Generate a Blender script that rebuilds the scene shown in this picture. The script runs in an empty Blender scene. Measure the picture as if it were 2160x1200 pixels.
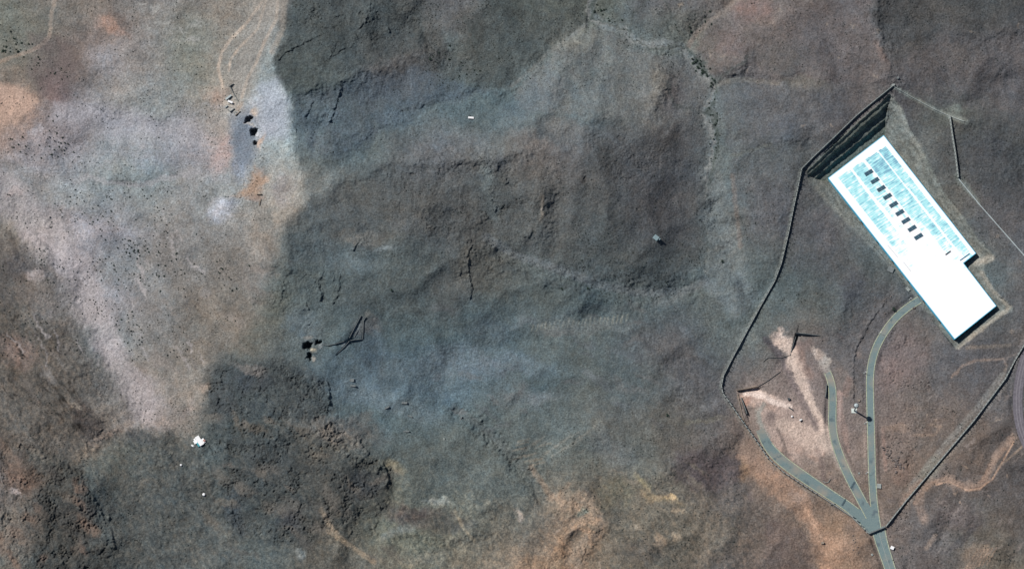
import bpy, bmesh, math, random
import numpy as np
from mathutils import Vector, Matrix
C = bpy.context.scene.collection
scn = bpy.context.scene
random.seed(7); np.random.seed(7)
# ------------------------------------------------------------------ camera
TILT = math.radians(20); DIST = 3000.0; HALFW = 540.0
TH = HALFW / DIST
CAM = np.array([0.0, -DIST*math.sin(TILT), DIST*math.cos(TILT)])
cd = bpy.data.cameras.new('camera'); cam = bpy.data.objects.new('camera', cd); C.objects.link(cam)
cam.location = CAM; cam.rotation_euler = (TILT, 0, 0)
cd.sensor_width = 36; cd.lens = 18.0/TH; cd.clip_start = 10; cd.clip_end = 30000
scn.camera = cam
# ------------------------------------------------------------------ light
SUN_DX, SUN_DY = 0.855, -0.519         # direction in which shadows fall on the ground (world x, y)
ELEV = math.radians(45)
w = bpy.data.worlds.new('World'); scn.world = w; w.use_nodes = True
nt = w.node_tree; bg = nt.nodes['Background']
sky = nt.nodes.new('ShaderNodeTexSky'); sky.sky_type = 'NISHITA'; sky.sun_disc = False
sky.sun_elevation = ELEV; sky.sun_rotation = math.atan2(-SUN_DX, -SUN_DY); sky.altitude = 1500
nt.links.new(sky.outputs[0], bg.inputs[0]); bg.inputs[1].default_value = 0.05
sl = bpy.data.lights.new('sun', 'SUN'); sl.energy = 4.6; sl.angle = math.radians(0.5); sl.color = (1.0, 0.965, 0.93)
so = bpy.data.objects.new('sun', sl); C.objects.link(so)
so.rotation_euler = Vector((SUN_DX*math.cos(ELEV), SUN_DY*math.cos(ELEV), -math.sin(ELEV))).to_track_quat('-Z', 'Y').to_euler()
scn.view_settings.view_transform = 'Standard'; scn.view_settings.look = 'None'
scn.view_settings.exposure = 0; scn.view_settings.gamma = 1
# ------------------------------------------------------------------ mapping photo pixel (2160 x 1200) <-> ground
ct, st_ = math.cos(TILT), math.sin(TILT)
def ray(u, v, z=0.0):
    dx = (np.asarray(u, float)-1080)/1080*TH; dy = (600-np.asarray(v, float))/1080*TH
    wy = dy*ct + st_; wz = dy*st_ - ct
    k = (z-CAM[2])/wz
    return dx*k, CAM[1]+wy*k
def topix(X, Y, Z=0.0):
    rx = X; ry = Y-CAM[1]; rz = Z-CAM[2]
    cy = ry*ct + rz*st_; cz = -ry*st_ + rz*ct
    return 1080+(rx/-cz)/TH*1080, 600-(cy/-cz)/TH*1080
# ------------------------------------------------------------------ noise
def _h(ix, iy, seed):
    n = (ix.astype(np.int64)*374761393 + iy.astype(np.int64)*668265263 + seed*974634777) & 0x7fffffff
    n = ((n ^ (n >> 13))*1274126177) & 0x7fffffff
    return (n ^ (n >> 16)) & 0xffff
def pn(x, y, seed=0):
    x0 = np.floor(x); y0 = np.floor(y); fx = x-x0; fy = y-y0
    sx = fx*fx*fx*(fx*(fx*6-15)+10); sy = fy*fy*fy*(fy*(fy*6-15)+10)
    def g(ix, iy, dx, dy):
        a = _h(ix, iy, seed)*(2*math.pi/65536.0)
        return np.cos(a)*dx+np.sin(a)*dy
    a = g(x0, y0, fx, fy); b = g(x0+1, y0, fx-1, fy); c = g(x0, y0+1, fx, fy-1); d = g(x0+1, y0+1, fx-1, fy-1)
    return ((a*(1-sx)+b*sx)*(1-sy)+(c*(1-sx)+d*sx)*sy)*1.6
def fbm(x, y, oct=4, seed=0, gain=.5):
    s = 0; a = 1; t = 0
    for i in range(oct):
        s = s+a*pn(x*2**i, y*2**i, seed+i*17); t += a; a *= gain
    return s/t*1.4
def sstep(a, b, x):
    t = np.clip((x-a)/(b-a), 0, 1); return t*t*(3-2*t)
def s2l(c):
    c = np.asarray(c, float)/255.0
    return np.where(c <= .04045, c/12.92, ((c+.055)/1.055)**2.4)
# ------------------------------------------------------------------ ground grid
STEP = 0.72
def axis(lo, hi):
    core = np.arange(lo, hi+STEP, STEP); ext = []; d = STEP*2; p = 0
    while p < 5000: p += d; d *= 1.28; ext.append(p)
    ext = np.array(ext)
    return np.concatenate([(core[0]-ext)[::-1], core, core[-1]+ext])
xs = axis(-560, 560); ys = axis(-345, 345)
X0, Y0 = np.meshgrid(xs, ys)                 # rows = y
U, V = topix(np.clip(X0, -1500, 1500), np.clip(Y0, -1500, 1500))
NR, NC = U.shape
rmin, rmax = V.min(axis=1), V.max(axis=1); cmin, cmax = U.min(axis=0), U.max(axis=0)
def window(u0, v0, u1, v1):
    r = np.where((rmax >= v0) & (rmin <= v1))[0]; c = np.where((cmax >= u0) & (cmin <= u1))[0]
    return slice(r[0], r[-1]+1), slice(c[0], c[-1]+1)
# warped coordinates, so that edges drawn from few points become ragged
n1x = fbm(U/70, V/70, 4, 11); n1y = fbm(U/70, V/70, 4, 23)
n2x = fbm(U/9, V/9, 3, 31); n2y = fbm(U/9, V/9, 3, 37)
UW = U+n1x*16+n2x*5; VW = V+n1y*16+n2y*5
US = U+n2x*2.0; VS = V+n2y*2.0               # slightly warped
def pl_dist(pts, u, v):
    """distance to a polyline, the parameter index and the side (+ = right of travel in photo space)"""
    best = np.full(u.shape, 1e9); side = np.zeros(u.shape); par = np.zeros(u.shape)
    for i in range(len(pts)-1):
        ax, ay = pts[i][:2]; bx, by = pts[i+1][:2]
        dx, dy = bx-ax, by-ay; L2 = dx*dx+dy*dy+1e-9
        t = np.clip(((u-ax)*dx+(v-ay)*dy)/L2, 0, 1)
        qx = u-ax-t*dx; qy = v-ay-t*dy; d = np.hypot(qx, qy)
        m = d < best
        best = np.where(m, d, best); par = np.where(m, i+t, par)
        side = np.where(m, np.sign(dx*(v-ay)-dy*(u-ax)), side)
    return best, par, side
def poly_sd(poly, u, v):
    """signed distance, positive inside"""
    n = len(poly); ins = np.zeros(u.shape, bool); best = np.full(u.shape, 1e9)
    for i in range(n):
        ax, ay = poly[i]; bx, by = poly[(i+1) % n]
        dx, dy = bx-ax, by-ay; L2 = dx*dx+dy*dy+1e-9
        t = np.clip(((u-ax)*dx+(v-ay)*dy)/L2, 0, 1)
        best = np.minimum(best, np.hypot(u-ax-t*dx, v-ay-t*dy))
        if ay != by:
            c = ((ay > v) != (by > v)) & (u < (bx-ax)*(v-ay)/(by-ay)+ax); ins ^= c
    return np.where(ins, best, -best)
# ------------------------------------------------------------------ soil colours with hillside light and shade baked in, sampled every 80 px
TONE = dict(N=(1.0, .99, .98), M=(1.0, .975, 1.01), b=(.94, 1.005, 1.02), B=(.87, 1.0, 1.06), P=(1.07, .98, .95),
            O=(1.18, .98, .84), G=(.98, 1.01, .95), W=(1.045, 1.0, .945))
SOIL_SHADE = """
100G 95W 105W 95W 110N 105N 105W 125W 75b 70N 72b 82N 85M 65b 75G 80G 80G 82M 88M 95P 110P 95P 90M 75M 65N 65N 65b 65N
95G 95G 85P 105P 120N 115G 115W 125b 68b 62b 68N 72N 78N 72b 75b 100W 85b 90b 90G 90P 85P 80M 85M 90M 70N 72M 80M 78M
110W 85W 80P 125N 120N 110G 120W 130b 72G 75b 80M 65M 72b 70b 85b 100b 90b 95N 90M 85N 75M 82N 80M 90P 78M 80M 82M 82M
150O 95P 130M 130N 130b 120N 140W 160b 85B 72B 72B 80B 85B 85B 85B 90b 85b 100W 88M 90b 80M 85M 85M 80M 75M 85G 75N 72M
120P 130M 130M 135b 135b 125M 135P 150b 105b 72B 80b 90M 92M 90N 95P 85M 78M 80M 78M 88b 75b 80b 82M 85M 90b 70M 65b 65b
115b 140N 135b 125b 125b 120N 145b 130W 95N 80N 75N 75N 78N 80b 75N 68N 68N 72M 75M 95b 78M 82M 90b 90b 90b 90W 72M 68M
105W 150W 130M 130M 116N 112N 124N 115W 72b 72N 75N 72N 72N 70N 78N 72N 70b 70M 70M 90b 80M 75M 85M 90b 90b 90b 80M 82M
72N 95N 150M 115b 112N 104N 102W 100N 75b 78B 85b 78b 72N 80W 80b 75b 70b 68b 72b 95b 80b 72b 75M 75b 85b 90b 95b 82M
78W 82W 112N 135M 108N 102W 92W 85G 80b 72b 75b 72b 72b 78b 78b 72b 75B 85b 85b 88b 88b 82b 80b 75M 80M 90b 90b 80M
76W 76W 80W 135b 108N 102W 94W 90W 85b 80B 70B 78B 85B 90B 85b 80b 80b 75M 80M 85b 85b 95P 80M 85M 95P 85M 80M 85P
76W 74W 78W 108N 125W 125W 70b 70b 75b 85B 82B 85B 90B 85B 80B 75b 78b 80b 82M 85M 90P 105P 90P 92M 85P 80M 85M 75M
84W 78W 68W 108W 130P 105W 62b 68b 75N 90B 85B 85B 85B 85b 80b 85b 82N 82N 85W 85M 105P 135P 105P 95P 90P 85P 85P 75M
66P 74W 88W 85G 75b 78b 60b 65b 80W 75W 72b 78b 80b 85b 82b 90b 85b 82b 75M 75M 110O 115P 110P 95P 90P 85P 80P 70M
105P 70W 80b 80b 75b 75b 60b 66b 62b 65W 75G 85b 85b 85b 85b 95W 85W 95W 98W 80M 95P 100P 100P 92P 88P 80M 78M 72M
105W 62b 70W 75b 72b 75b 66b 75b 70W 72W 90G 100G 95G 95W 90b 120O 90W 85W 88W 88W 82P 100P 125O 95P 88M 78M 85W 75M
100W 65b 65b 70b 75b 78b 80b 80b 70W 80W 90W 90G 100W 105W 115O 115O 80W 80W 80W 80M 85P 85P 125O 90P 85M 75M 92W 80W
""".split('\n')[1:-1]
SG = np.zeros((16, 28, 3))
for i, ln in enumerate(SOIL_SHADE):
    for j, t in enumerate(ln.split()):
        SG[i, j] = s2l(np.clip((24+.93*float(t[:-1]))*np.array(TONE[t[-1]])*np.array([.975, 1.0, .995]), 0, 255))
PALE = [(-900, -900), (612, -900), (608, 0), (600, 50), (580, 120), (588, 170), (612, 210), (620, 300), (640, 390), (640, 435), (612, 475),
        (590, 500), (578, 560), (560, 640), (525, 690), (475, 755), (440, 800), (435, 850), (428, 890), (405, 915), (300, 905), (225, 945), (170, 985), (110, 960),
        (40, 940), (-900, 950)]
ru = np.arange(-40, 2201, 8.0); rv = np.arange(-40, 1241, 8.0)
gu = np.arange(28)*80.0; gv = np.arange(16)*80.0
GU, GV = np.meshgrid(gu, gv)
mA = (poly_sd(PALE, GU, GV) > 0).astype(float)
Wu = np.exp(-((ru[:, None]-gu[None])**2)/(2*42**2)); Wv = np.exp(-((rv[:, None]-gv[None])**2)/(2*42**2))
def rast(mask):
    den = Wv@(mask)@Wu.T+1e-12
    return np.stack([Wv@(SG[:, :, k]*mask)@Wu.T/den for k in range(3)], -1)
RA, RB = rast(mA+1e-6), rast(1-mA+1e-6)
def samp(R, u, v):
    x = np.clip((u+40)/8, 0, R.shape[1]-1.001); y = np.clip((v+40)/8, 0, R.shape[0]-1.001)
    i = x.astype(int); j = y.astype(int); fx = (x-i)[..., None]; fy = (y-j)[..., None]
    return (R[j, i]*(1-fx)+R[j, i+1]*fx)*(1-fy)+(R[j+1, i]*(1-fx)+R[j+1, i+1]*fx)*fy
sdA = poly_sd(PALE, U+n1x*10+n2x*3, V+n1y*10+n2y*3)
fe = 13+24*sstep(430, 520, V)+6*fbm(U/50, V/50, 2, 301)
ma = sstep(-fe, fe, sdA)[..., None]
COL = samp(RA, UW, VW)*ma+samp(RB, UW, VW)*(1-ma)
# ------------------------------------------------------------------ heights
CTRL = """1875 195 20|1690 358 14|1780 275 17|1917 267 15|1953 330 12|1987 400 9|2063 503 8|2097 547 7|2137 650 6|2017 735 1|1940 650 0|1853 530 1|1753 433 2|1720 400 4
2160 250 16|2160 0 24|1880 0 26|1620 200 16|1600 400 4|1500 400 -4|1500 200 0|1500 700 -8|1600 700 -6|1850 800 -4|1850 1100 -10|2100 1000 2|2160 800 0|1650 880 -9|1600 1100 -6|1700 560 2
1300 100 4|1380 250 14|1300 500 20|1250 320 26|1100 500 14|1000 300 22|850 200 10|700 100 18|700 400 20|850 450 26|640 650 14|900 700 4|1200 650 2|1000 850 -2|1300 800 5|1400 950 3
1200 1100 -4|1000 1100 2|750 1000 16|600 900 22|600 1100 18|450 1100 4|300 1100 6|100 1100 24|100 800 12|250 650 4|150 500 2|300 400 6|550 300 17|450 100 14|250 100 8|50 100 2|50 250 7
350 850 2|420 700 8|2000 900 2|1450 100 -2|1100 120 2|1100 700 -2|800 850 2"""
cp = np.array([[float(a) for a in s.split()] for s in CTRL.replace('\n', '|').split('|')])
RU, RV = np.meshgrid(ru, rv)
def tps(r2): return np.where(r2 > 0, r2*np.log(r2+1e-12), 0.0)*.5
cn = cp.copy(); cn[:, :2] /= 1000.0; n_ = len(cn)
K = tps((cn[:, None, 0]-cn[None, :, 0])**2+(cn[:, None, 1]-cn[None, :, 1])**2)+np.eye(n_)*.0006
Pm = np.c_[np.ones(n_), cn[:, :2]]
sol = np.linalg.solve(np.block([[K, Pm], [Pm.T, np.zeros((3, 3))]]), np.r_[cn[:, 2], 0, 0, 0])
Hs = sol[n_]+sol[n_+1]*RU/1000+sol[n_+2]*RV/1000
for k in range(n_): Hs = Hs+sol[k]*tps((RU/1000-cn[k, 0])**2+(RV/1000-cn[k, 1])**2)
Hs = np.clip(Hs, -20, 42)[..., None]
def samph(u, v): return samp(Hs, u, v)[..., 0]
H = samph(U, V)
HB = H.copy()
H = H+fbm(U/150, V/150, 3, 51)*2.5
# folds: ridges and drainage lines, gentler on the plain and inside the compound
CALM = np.clip(1-.55*sstep(-20, 60, sdA), 0, 1)
CALM = CALM*(1-.75*sstep(-30, 20, poly_sd([(1690, 358), (1883, 182), (2003, 246), (2165, 540), (2165, 780), (1870, 1110), (1560, 900), (1520, 815), (1600, 655), (1680, 420)], U, V)))
w1 = fbm(U/190, V/190, 3, 201)*55; w2 = fbm(U/190, V/190, 3, 205)*55
sab = lambda x, e: np.sqrt(x*x+e*e)
fold = -sab(pn((U+w1)/170, (V+w2)/130, 207), .07)*6.5-sab(pn((U+w2*1.3)/70, (V+w1)/80, 209), .1)*1.5-sab(pn((U+w1)/30, (V+w2)/33, 213), .1)*.35
H = H+(fold+3)*CALM
def fold_line(pts, A, w):
    m = w*5; us = [p[0] for p in pts]; vs = [p[1] for p in pts]; W = window(min(us)-m, min(vs)-m, max(us)+m, max(vs)+m)
    d, par, side = pl_dist(pts, UW[W], VW[W]); n = len(pts)-1
    H[W] += A*1.45*(np.exp(-np.sqrt(d*d+40)/w))*(.6+.4*np.clip(np.minimum(par, n-par)*2, 0, 1))
for pts, A, w_ in [
    ([(600, 200), (700, 165), (800, 140), (890, 116)], 5, 26), ([(1385, 120), (1392, 180), (1378, 250)], 5, 24), ([(1215, 75), (1170, 170), (1130, 260)], 4.5, 28),
    ([(1300, 120), (1265, 210), (1230, 290)], 4, 26), ([(1850, -10), (1855, 60), (1860, 130), (1882, 180)], 5, 22), ([(700, 400), (800, 345), (900, 330), (1050, 335), (1140, 305)], 5, 24),
    ([(1141, 370), (1141, 460), (1150, 540)], 4, 20), ([(1665, 430), (1640, 500), (1620, 560)], 3.5, 20), ([(1010, 570), (1090, 552), (1180, 585), (1240, 640)], 4, 24),
    ([(1610, 60), (1560, 130), (1540, 165)], 4, 26), ([(1820, 560), (1800, 620), (1770, 680)], 2.5, 18), ([(820, 1120), (930, 1135), (1050, 1120)], 4, 20), ([(840, 1080), (960, 1085), (1040, 1060)], 3.5, 16),
    ([(640, 900), (720, 905), (775, 960)], 4, 24), ([(60, 920), (130, 990), (190, 1070), (235, 1180)], 6, 24), ([(245, 905), (305, 905), (345, 960), (400, 1060)], 4, 26),
    ([(1320, 700), (1400, 770), (1490, 860)], 3.5, 28), ([(1530, 330), (1620, 300), (1720, 285)], 3.5, 22), ([(1250, 330), (1290, 420), (1270, 540)], 3, 34),
    ([(1990, 60), (2070, 70), (2160, 60)], 4, 26), ([(2060, 260), (2110, 330), (2160, 400)], 3.5, 26), ([(850, 420), (960, 440), (1000, 520)], 4, 24), ([(620, 440), (600, 540), (570, 640)], 4, 22),
    ([(1560, 900), (1500, 960), (1400, 1000), (1300, 1010)], 3.5, 28), ([(30, 620), (130, 740), (210, 860)], 4, 24), ([(0, 540), (70, 560), (90, 620)], 3, 20), ([(130, 210), (250, 230), (420, 240)], 3, 26),
    ([(2040, 1090), (2080, 1150), (2140, 1200)], 3, 20), ([(1180, 1100), (1240, 1050), (1290, 1090)], 2.5, 14),
    # drainage
    ([(1240, 48), (1185, 88), (1120, 140), (1060, 190), (960, 212), (860, 250), (780, 300)], -4.5, 20), ([(840, 20), (905, 90), (973, 133), (1030, 185)], -4, 20),
    ([(1556, 0), (1510, 38), (1468, 72), (1452, 100)], -4, 20), ([(1700, 180), (1620, 175), (1560, 170), (1510, 184)], -3.5, 22), ([(1500, 380), (1520, 470), (1545, 560), (1600, 640)], -3.5, 26),
    ([(1025, 500), (1090, 540), (1180, 568), (1260, 600), (1350, 618), (1440, 615), (1490, 595)], -3.5, 18), ([(940, 850), (1010, 895), (1060, 940), (1120, 1000), (1150, 1060)], -3, 16),
    ([(0, 430), (90, 500), (160, 590), (220, 720), (270, 820), (300, 870), (240, 930), (170, 985)], -3.5, 28), ([(90, 290), (160, 370), (240, 395), (360, 380)], -2.5, 20),
    ([(640, 400), (740, 330), (800, 300)], -4, 22), ([(590, 150), (680, 230), (660, 320)], -2.5, 20), ([(1340, 625), (1240, 680), (1100, 720), (900, 760)], -2.5, 26), ([(1615, 715), (1650, 755), (1672, 800), (1700, 860), (1722, 900)], -2.5, 9),
    ([(410, 900), (450, 980), (490, 1090), (540, 1160)], -4, 18), ([(820, 980), (830, 1050), (790, 1130)], -3.5, 18), ([(1200, 300), (1190, 400), (1170, 500)], -3, 22), ([(2030, 1040), (2000, 1100), (1960, 1190)], -2.5, 16)]:
    fold_line(pts, A, w_)
# drainage lines carry paler gravel
COL = COL*(1+.10*sstep(.12, .0, np.abs(pn((U+w1)/170, (V+w2)/130, 207)))*CALM)[..., None]
# rough rocky ground: (polygon, strength, feather)
ROUGH = np.full(U.shape, 0.10)
for poly, s, f in [
    ([(440, 790), (480, 755), (600, 760), (690, 800), (697, 862), (740, 920), (785, 960), (820, 990), (820, 1040), (795, 1120), (700, 1130), (640, 1150), (515, 1140), (490, 1080), (460, 980), (430, 900)], .9, 18),
    ([(70, 1220), (70, 1100), (85, 1010), (140, 960), (170, 990), (205, 1060), (250, 1220)], 1.0, 18),
    ([(-50, 930), (60, 920), (140, 970), (200, 1050), (90, 1080), (60, 1220), (-50, 1220)], .6, 30),
    ([(600, -40), (900, -40), (880, 60), (760, 130), (700, 130), (590, 140)], .5, 30),
    ([(630, 180), (760, 190), (760, 300), (700, 340), (640, 320)], .3, 30),
    ([(790, 330), (900, 320), (1080, 330), (1150, 400), (1130, 500), (1000, 640), (950, 600), (900, 500), (800, 470)], .38, 40),
    ([(1060, 0), (1240, 0), (1220, 70), (1060, 180), (990, 110)], .3, 30),
    ([(1190, 300), (1330, 260), (1440, 330), (1370, 420), (1200, 400)], .42, 30),
    ([(560, 540), (720, 560), (720, 650), (640, 700), (560, 660)], .45, 30),
    ([(620, 440), (780, 400), (800, 520), (600, 560)], .35, 30),
    ([(1845, -40), (1960, -40), (1930, 60), (1880, 90), (1850, 70)], .5, 20),
    ([(1165, 1045), (1280, 1050), (1285, 1130), (1230, 1215), (1130, 1215)], .4, 10),
    ([(1560, 960), (1640, 1010), (1720, 1100), (1760, 1215), (1700, 1215), (1600, 1080)], .22, 10),
    ([(1860, 690), (1990, 700), (2010, 850), (1880, 1000), (1850, 900)], .42, 20),
    ([(800, 1000), (820, 1110), (640, 1180), (560, 1150), (700, 1050)], .5, 30),
    ([(960, 870), (1060, 900), (1150, 990), (1100, 1010), (1000, 940)], .4, 25),
    ([(1870, 930), (1920, 930), (1920, 1000), (1880, 1000)], .7, 10),
    ([(240, 940), (480, 920), (500, 1200), (260, 1200), (180, 1000)], .28, 30),
    ([(0, 780), (230, 800), (220, 940), (0, 930)], .25, 40),
    ([(170, 860), (225, 900), (215, 935), (160, 920)], .7, 15),
    ([(1780, 640), (1880, 600), (1900, 640), (1830, 720), (1780, 800)], .25, 20),
]:
    us = [p[0] for p in poly]; vs = [p[1] for p in poly]
    W = window(min(us)-60, min(vs)-60, max(us)+60, max(vs)+60)
    sd = poly_sd(poly, UW[W], VW[W]); a = sstep(-f, f, sd)
    ROUGH[W] = np.maximum(ROUGH[W], s*a*(0.75+0.5*fbm(U[W]/40, V[W]/40, 2, 5)))
rx = fbm(U/14, V/14, 3, 141)*7; ry = fbm(U/14, V/14, 3, 143)*7
pm = sstep(-.25, .35, fbm(UW/34, VW/34, 3, 147))              # outcrops come in patches
an_ = .6*U-.8*V; ac_ = .8*U+.6*V
rg = -np.abs(pn((U+rx)/24, (V+ry)/24, 71))*.6-np.abs(pn((U+rx)/8.5, (V+ry)/12, 73))*.85-np.abs(pn((U-ry)/4.6, (V+rx)/5.6, 74))*.55
rg2 = fbm(U/5.2, V/4.6, 3, 79)
R2 = np.where(ROUGH > .12, ROUGH*(.30+.85*pm), ROUGH)
H = H+R2*(rg*2.4+rg2*1.05)
H = H+fbm(U/30, V/30, 3, 91)*0.5+fbm(U/5.0, V/5.0, 2, 95)*0.13+fbm(U/3.2, V/3.2, 2, 97)*.10*(.5+.9*sstep(-.3, .4, fbm(UW/44, VW/44, 3, 98)))
cav = R2*(.35*pm+sstep(.35, 1.1, -rg))             # dark desert varnish on the outcrop patches; rock clefts darkened too
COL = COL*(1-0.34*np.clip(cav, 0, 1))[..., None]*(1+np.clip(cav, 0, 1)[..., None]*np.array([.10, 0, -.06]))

def lift(c):
    c = np.asarray(c, float); g = c.mean(); c = g+(c-g)*.85; return s2l(c+24*np.clip(1-c/210, 0, 1))
def stroke(pts, w, col, alpha=1.0, f=None, warp=1, jit=0.25):
    """paint a strip of differently coloured soil; w is the half width in px, a number or one per point"""
    ws = [w]*len(pts) if np.isscalar(w) else list(w)
    m = max(ws)*2+30
    us = [p[0] for p in pts]; vs = [p[1] for p in pts]
    W = window(min(us)-m, min(vs)-m, max(us)+m, max(vs)+m)
    u, v = ((U, V), (US, VS), (UW, VW))[warp]; u = u[W]; v = v[W]
    d, par, side = pl_dist(pts, u, v)
    hw = np.interp(par, range(len(ws)), ws); ff = hw*.7+1.0 if f is None else f
    a = alpha*(1-sstep(hw-ff*.5, hw+ff, d))*(1+jit*fbm(U[W]/12, V[W]/12, 3, 3))
    a = np.clip(a, 0, 1)[..., None]
    COL[W] = COL[W]*(1-a)+lift(col)*a
def patch(poly, col, alpha=1.0, f=6, warp=2, jit=.4):
    us = [p[0] for p in poly]; vs = [p[1] for p in poly]
    W = window(min(us)-f-25, min(vs)-f-25, max(us)+f+25, max(vs)+f+25)
    u, v = ((U, V), (US, VS), (UW, VW))[warp]; u = u[W]; v = v[W]
    a = alpha*sstep(-f, f, poly_sd(poly, u, v))*(1+jit*fbm(U[W]/18, V[W]/18, 4, 9))
    a = np.clip(a, 0, 1)[..., None]
    COL[W] = COL[W]*(1-a)+lift(col)*a
def blob(cx, cy, rx, ry, col, alpha=1.0, ang=0, warp=2, jit=.4):
    R = max(rx, ry)*1.8+25; W = window(cx-R, cy-R, cx+R, cy+R)
    u, v = ((U, V), (US, VS), (UW, VW))[warp]; u = u[W]-cx; v = v[W]-cy
    c, s = math.cos(math.radians(ang)), math.sin(math.radians(ang))
    q = np.hypot((u*c+v*s)/rx, (-u*s+v*c)/ry)
    a = alpha*(1-sstep(.35, 1.35, q))*(1+jit*fbm(U[W]/14, V[W]/14, 4, 13))
    a = np.clip(a, 0, 1)[..., None]
    COL[W] = COL[W]*(1-a)+lift(col)*a
def scarp(pts, A, L=14, right=True):
    """a ledge: ground rises towards the line on its upper side and drops away sharply on the other"""
    us = [p[0] for p in pts]; vs = [p[1] for p in pts]
    m = L*4+10; W = window(min(us)-m, min(vs)-m, max(us)+m, max(vs)+m)
    d, par, side = pl_dist(pts, U[W]+n2x[W]*3.0, V[W]+n2y[W]*3.0)
    # which side is sunward (up-left)?
    dx = pts[-1][0]-pts[0][0]; dy = pts[-1][1]-pts[0][1]
    up = 1 if (dx*(-.52)-dy*(-.86)) > 0 else -1
    sd = d*side*up                                   # positive on the high side
    n = len(pts)-1; taper = np.clip(np.minimum(par, n-par)*2.5+.12, 0, 1)
    endd = sstep(0, 1, taper)
    prof = np.where(sd > 0, np.exp(-sd/L), 0)*sstep(-1.2, 1.2, sd)
    H[W] += A*prof*endd*(0.85+.6*fbm(U[W]/10, V[W]/10, 2, 19))
def gully(pts, w, depth):
    us = [p[0] for p in pts]; vs = [p[1] for p in pts]; m = w*4+10
    W = window(min(us)-m, min(vs)-m, max(us)+m, max(vs)+m)
    d, par, side = pl_dist(pts, UW[W], VW[W])
    H[W] -= depth*np.exp(-(d/w)**2)
# --- soil patches and some painted slope shading
# hillsides of different rock fairly crisp borders
for poly, col, al, f in [
    ([(600, -30), (885, -30), (895, 60), (880, 112), (800, 132), (720, 150), (640, 195), (600, 190), (580, 130), (596, 60)], (52, 60, 62), .6, 7),
    ([(1000, 40), (1070, -20), (1240, -20), (1238, 45), (1184, 85), (1120, 135), (1062, 188), (1030, 175), (975, 120)], (54, 60, 60), .6, 5),
    ([(1242, 55), (1320, 72), (1340, 108), (1450, 120), (1488, 165), (1496, 200), (1488, 240), (1430, 262), (1250, 250), (1110, 240), (1075, 195), (1130, 140), (1190, 92)], (96, 98, 98), .55, 6),  # sun-facing spur, its lit tone painted into the ground
    ([(620, 200), (800, 150), (900, 150), (1000, 195), (1050, 196), (900, 225), (800, 290), (720, 330), (650, 330), (620, 260)], (72, 84, 96), .5, 12),
    ([(1462, 105), (1500, 60), (1560, 10), (1840, -20), (1852, 80), (1882, 175), (1760, 175), (1620, 172), (1530, 172), (1500, 155)], (86, 78, 78), .5, 7),
    ([(1845, -30), (2200, -30), (2200, 60), (2060, 55), (1980, 70), (1900, 100), (1862, 90)], (60, 62, 64), .6, 8),
    ([(1890, 130), (2000, 90), (2150, 85), (2200, 240), (2050, 240), (1980, 215), (1895, 170)], (84, 80, 82), .45, 12),
    ([(1540, 325), (1620, 300), (1715, 288), (1690, 350), (1600, 400), (1545, 420)], (86, 88, 92), .4, 7),
    ([(1515, 190), (1620, 180), (1700, 190), (1720, 285), (1620, 300), (1530, 328)], (76, 78, 82), .45, 10),
    ([(1150, 290), (1260, 250), (1380, 270), (1480, 250), (1488, 400), (1478, 560), (1430, 612), (1340, 610), (1200, 580), (1120, 540), (1100, 500), (1140, 480), (1140, 330)], (70, 72, 74), .34, 14),
    ([(780, 340), (900, 320), (1060, 330), (1130, 350), (1120, 480), (1020, 500), (960, 540), (860, 500), (790, 440)], (64, 68, 70), .45, 14),
    ([(650, 420), (780, 400), (830, 480), (700, 560), (600, 560), (590, 500)], (62, 70, 74), .45, 14),
    ([(720, 580), (860, 570), (980, 600), (960, 680), (780, 660), (715, 640)], (62, 70, 72), .4, 12),
    ([(440, 795), (480, 755), (600, 760), (690, 800), (696, 862), (640, 880), (560, 880), (450, 900), (430, 870)], (46, 53, 56), .68, 20),
    ([(440, 900), (600, 900), (660, 960), (820, 985), (820, 1040), (795, 1110), (700, 1110), (640, 1150), (515, 1140), (490, 1080), (460, 980)], (50, 54, 54), .6, 24),
    ([(70, 1220), (72, 1090), (95, 1010), (140, 965), (175, 1000), (205, 1060), (245, 1220)], (52, 50, 46), .65, 16),
    ([(-40, 500), (40, 500), (78, 560), (70, 640), (-40, 650)], (80, 76, 70), .6, 14),
    ([(180, 985), (240, 935), (300, 915), (400, 925), (450, 1010), (490, 1100), (520, 1215), (250, 1215), (205, 1050)], (76, 74, 68), .55, 14),
    ([(1980, 270), (2110, 240), (2200, 260), (2200, 480), (2110, 440), (2030, 370)], (62, 66, 70), .5, 12),
    ([(1430, 950), (1560, 960), (1560, 1010), (1520, 1040), (1430, 1020)], (72, 66, 72), .5, 12),
    ([(825, 1070), (960, 1075), (1000, 1110), (900, 1130), (830, 1110)], (62, 60, 62), .5, 12)]:
    patch(poly, col, al, f, jit=.55)
blob(20, 222, 55, 38, (186, 148, 122), .95, 10)
blob(235, 60, 42, 14, (150, 118, 100), .6, 25); blob(255, 45, 30, 15, (78, 68, 62), .6, 20)
blob(115, 195, 45, 32, (98, 80, 78), .7, 60)
blob(225, 130, 55, 28, (132, 134, 138), .5, 20)
blob(75, 278, 14, 10, (158, 156, 158), .8); blob(50, 345, 40, 14, (150, 148, 150), .6, 10)
blob(280, 260, 130, 26, (142, 146, 154), .6, 8); blob(330, 320, 120, 36, (130, 136, 145), .5)
blob(205, 285, 22, 26, (112, 110, 108), .5)
blob(465, 320, 22, 40, (172, 148, 140), .75, 15); blob(455, 205, 28, 24, (160, 138, 122), .6, 45)
blob(565, 235, 52, 45, (160, 168, 178), .65, 40); blob(570, 270, 24, 16, (196, 198, 206), .7, 30)
blob(517, 290, 30, 62, (104, 116, 130), .95, 5, jit=.2); blob(505, 350, 18, 30, (110, 122, 138), .6)
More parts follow.
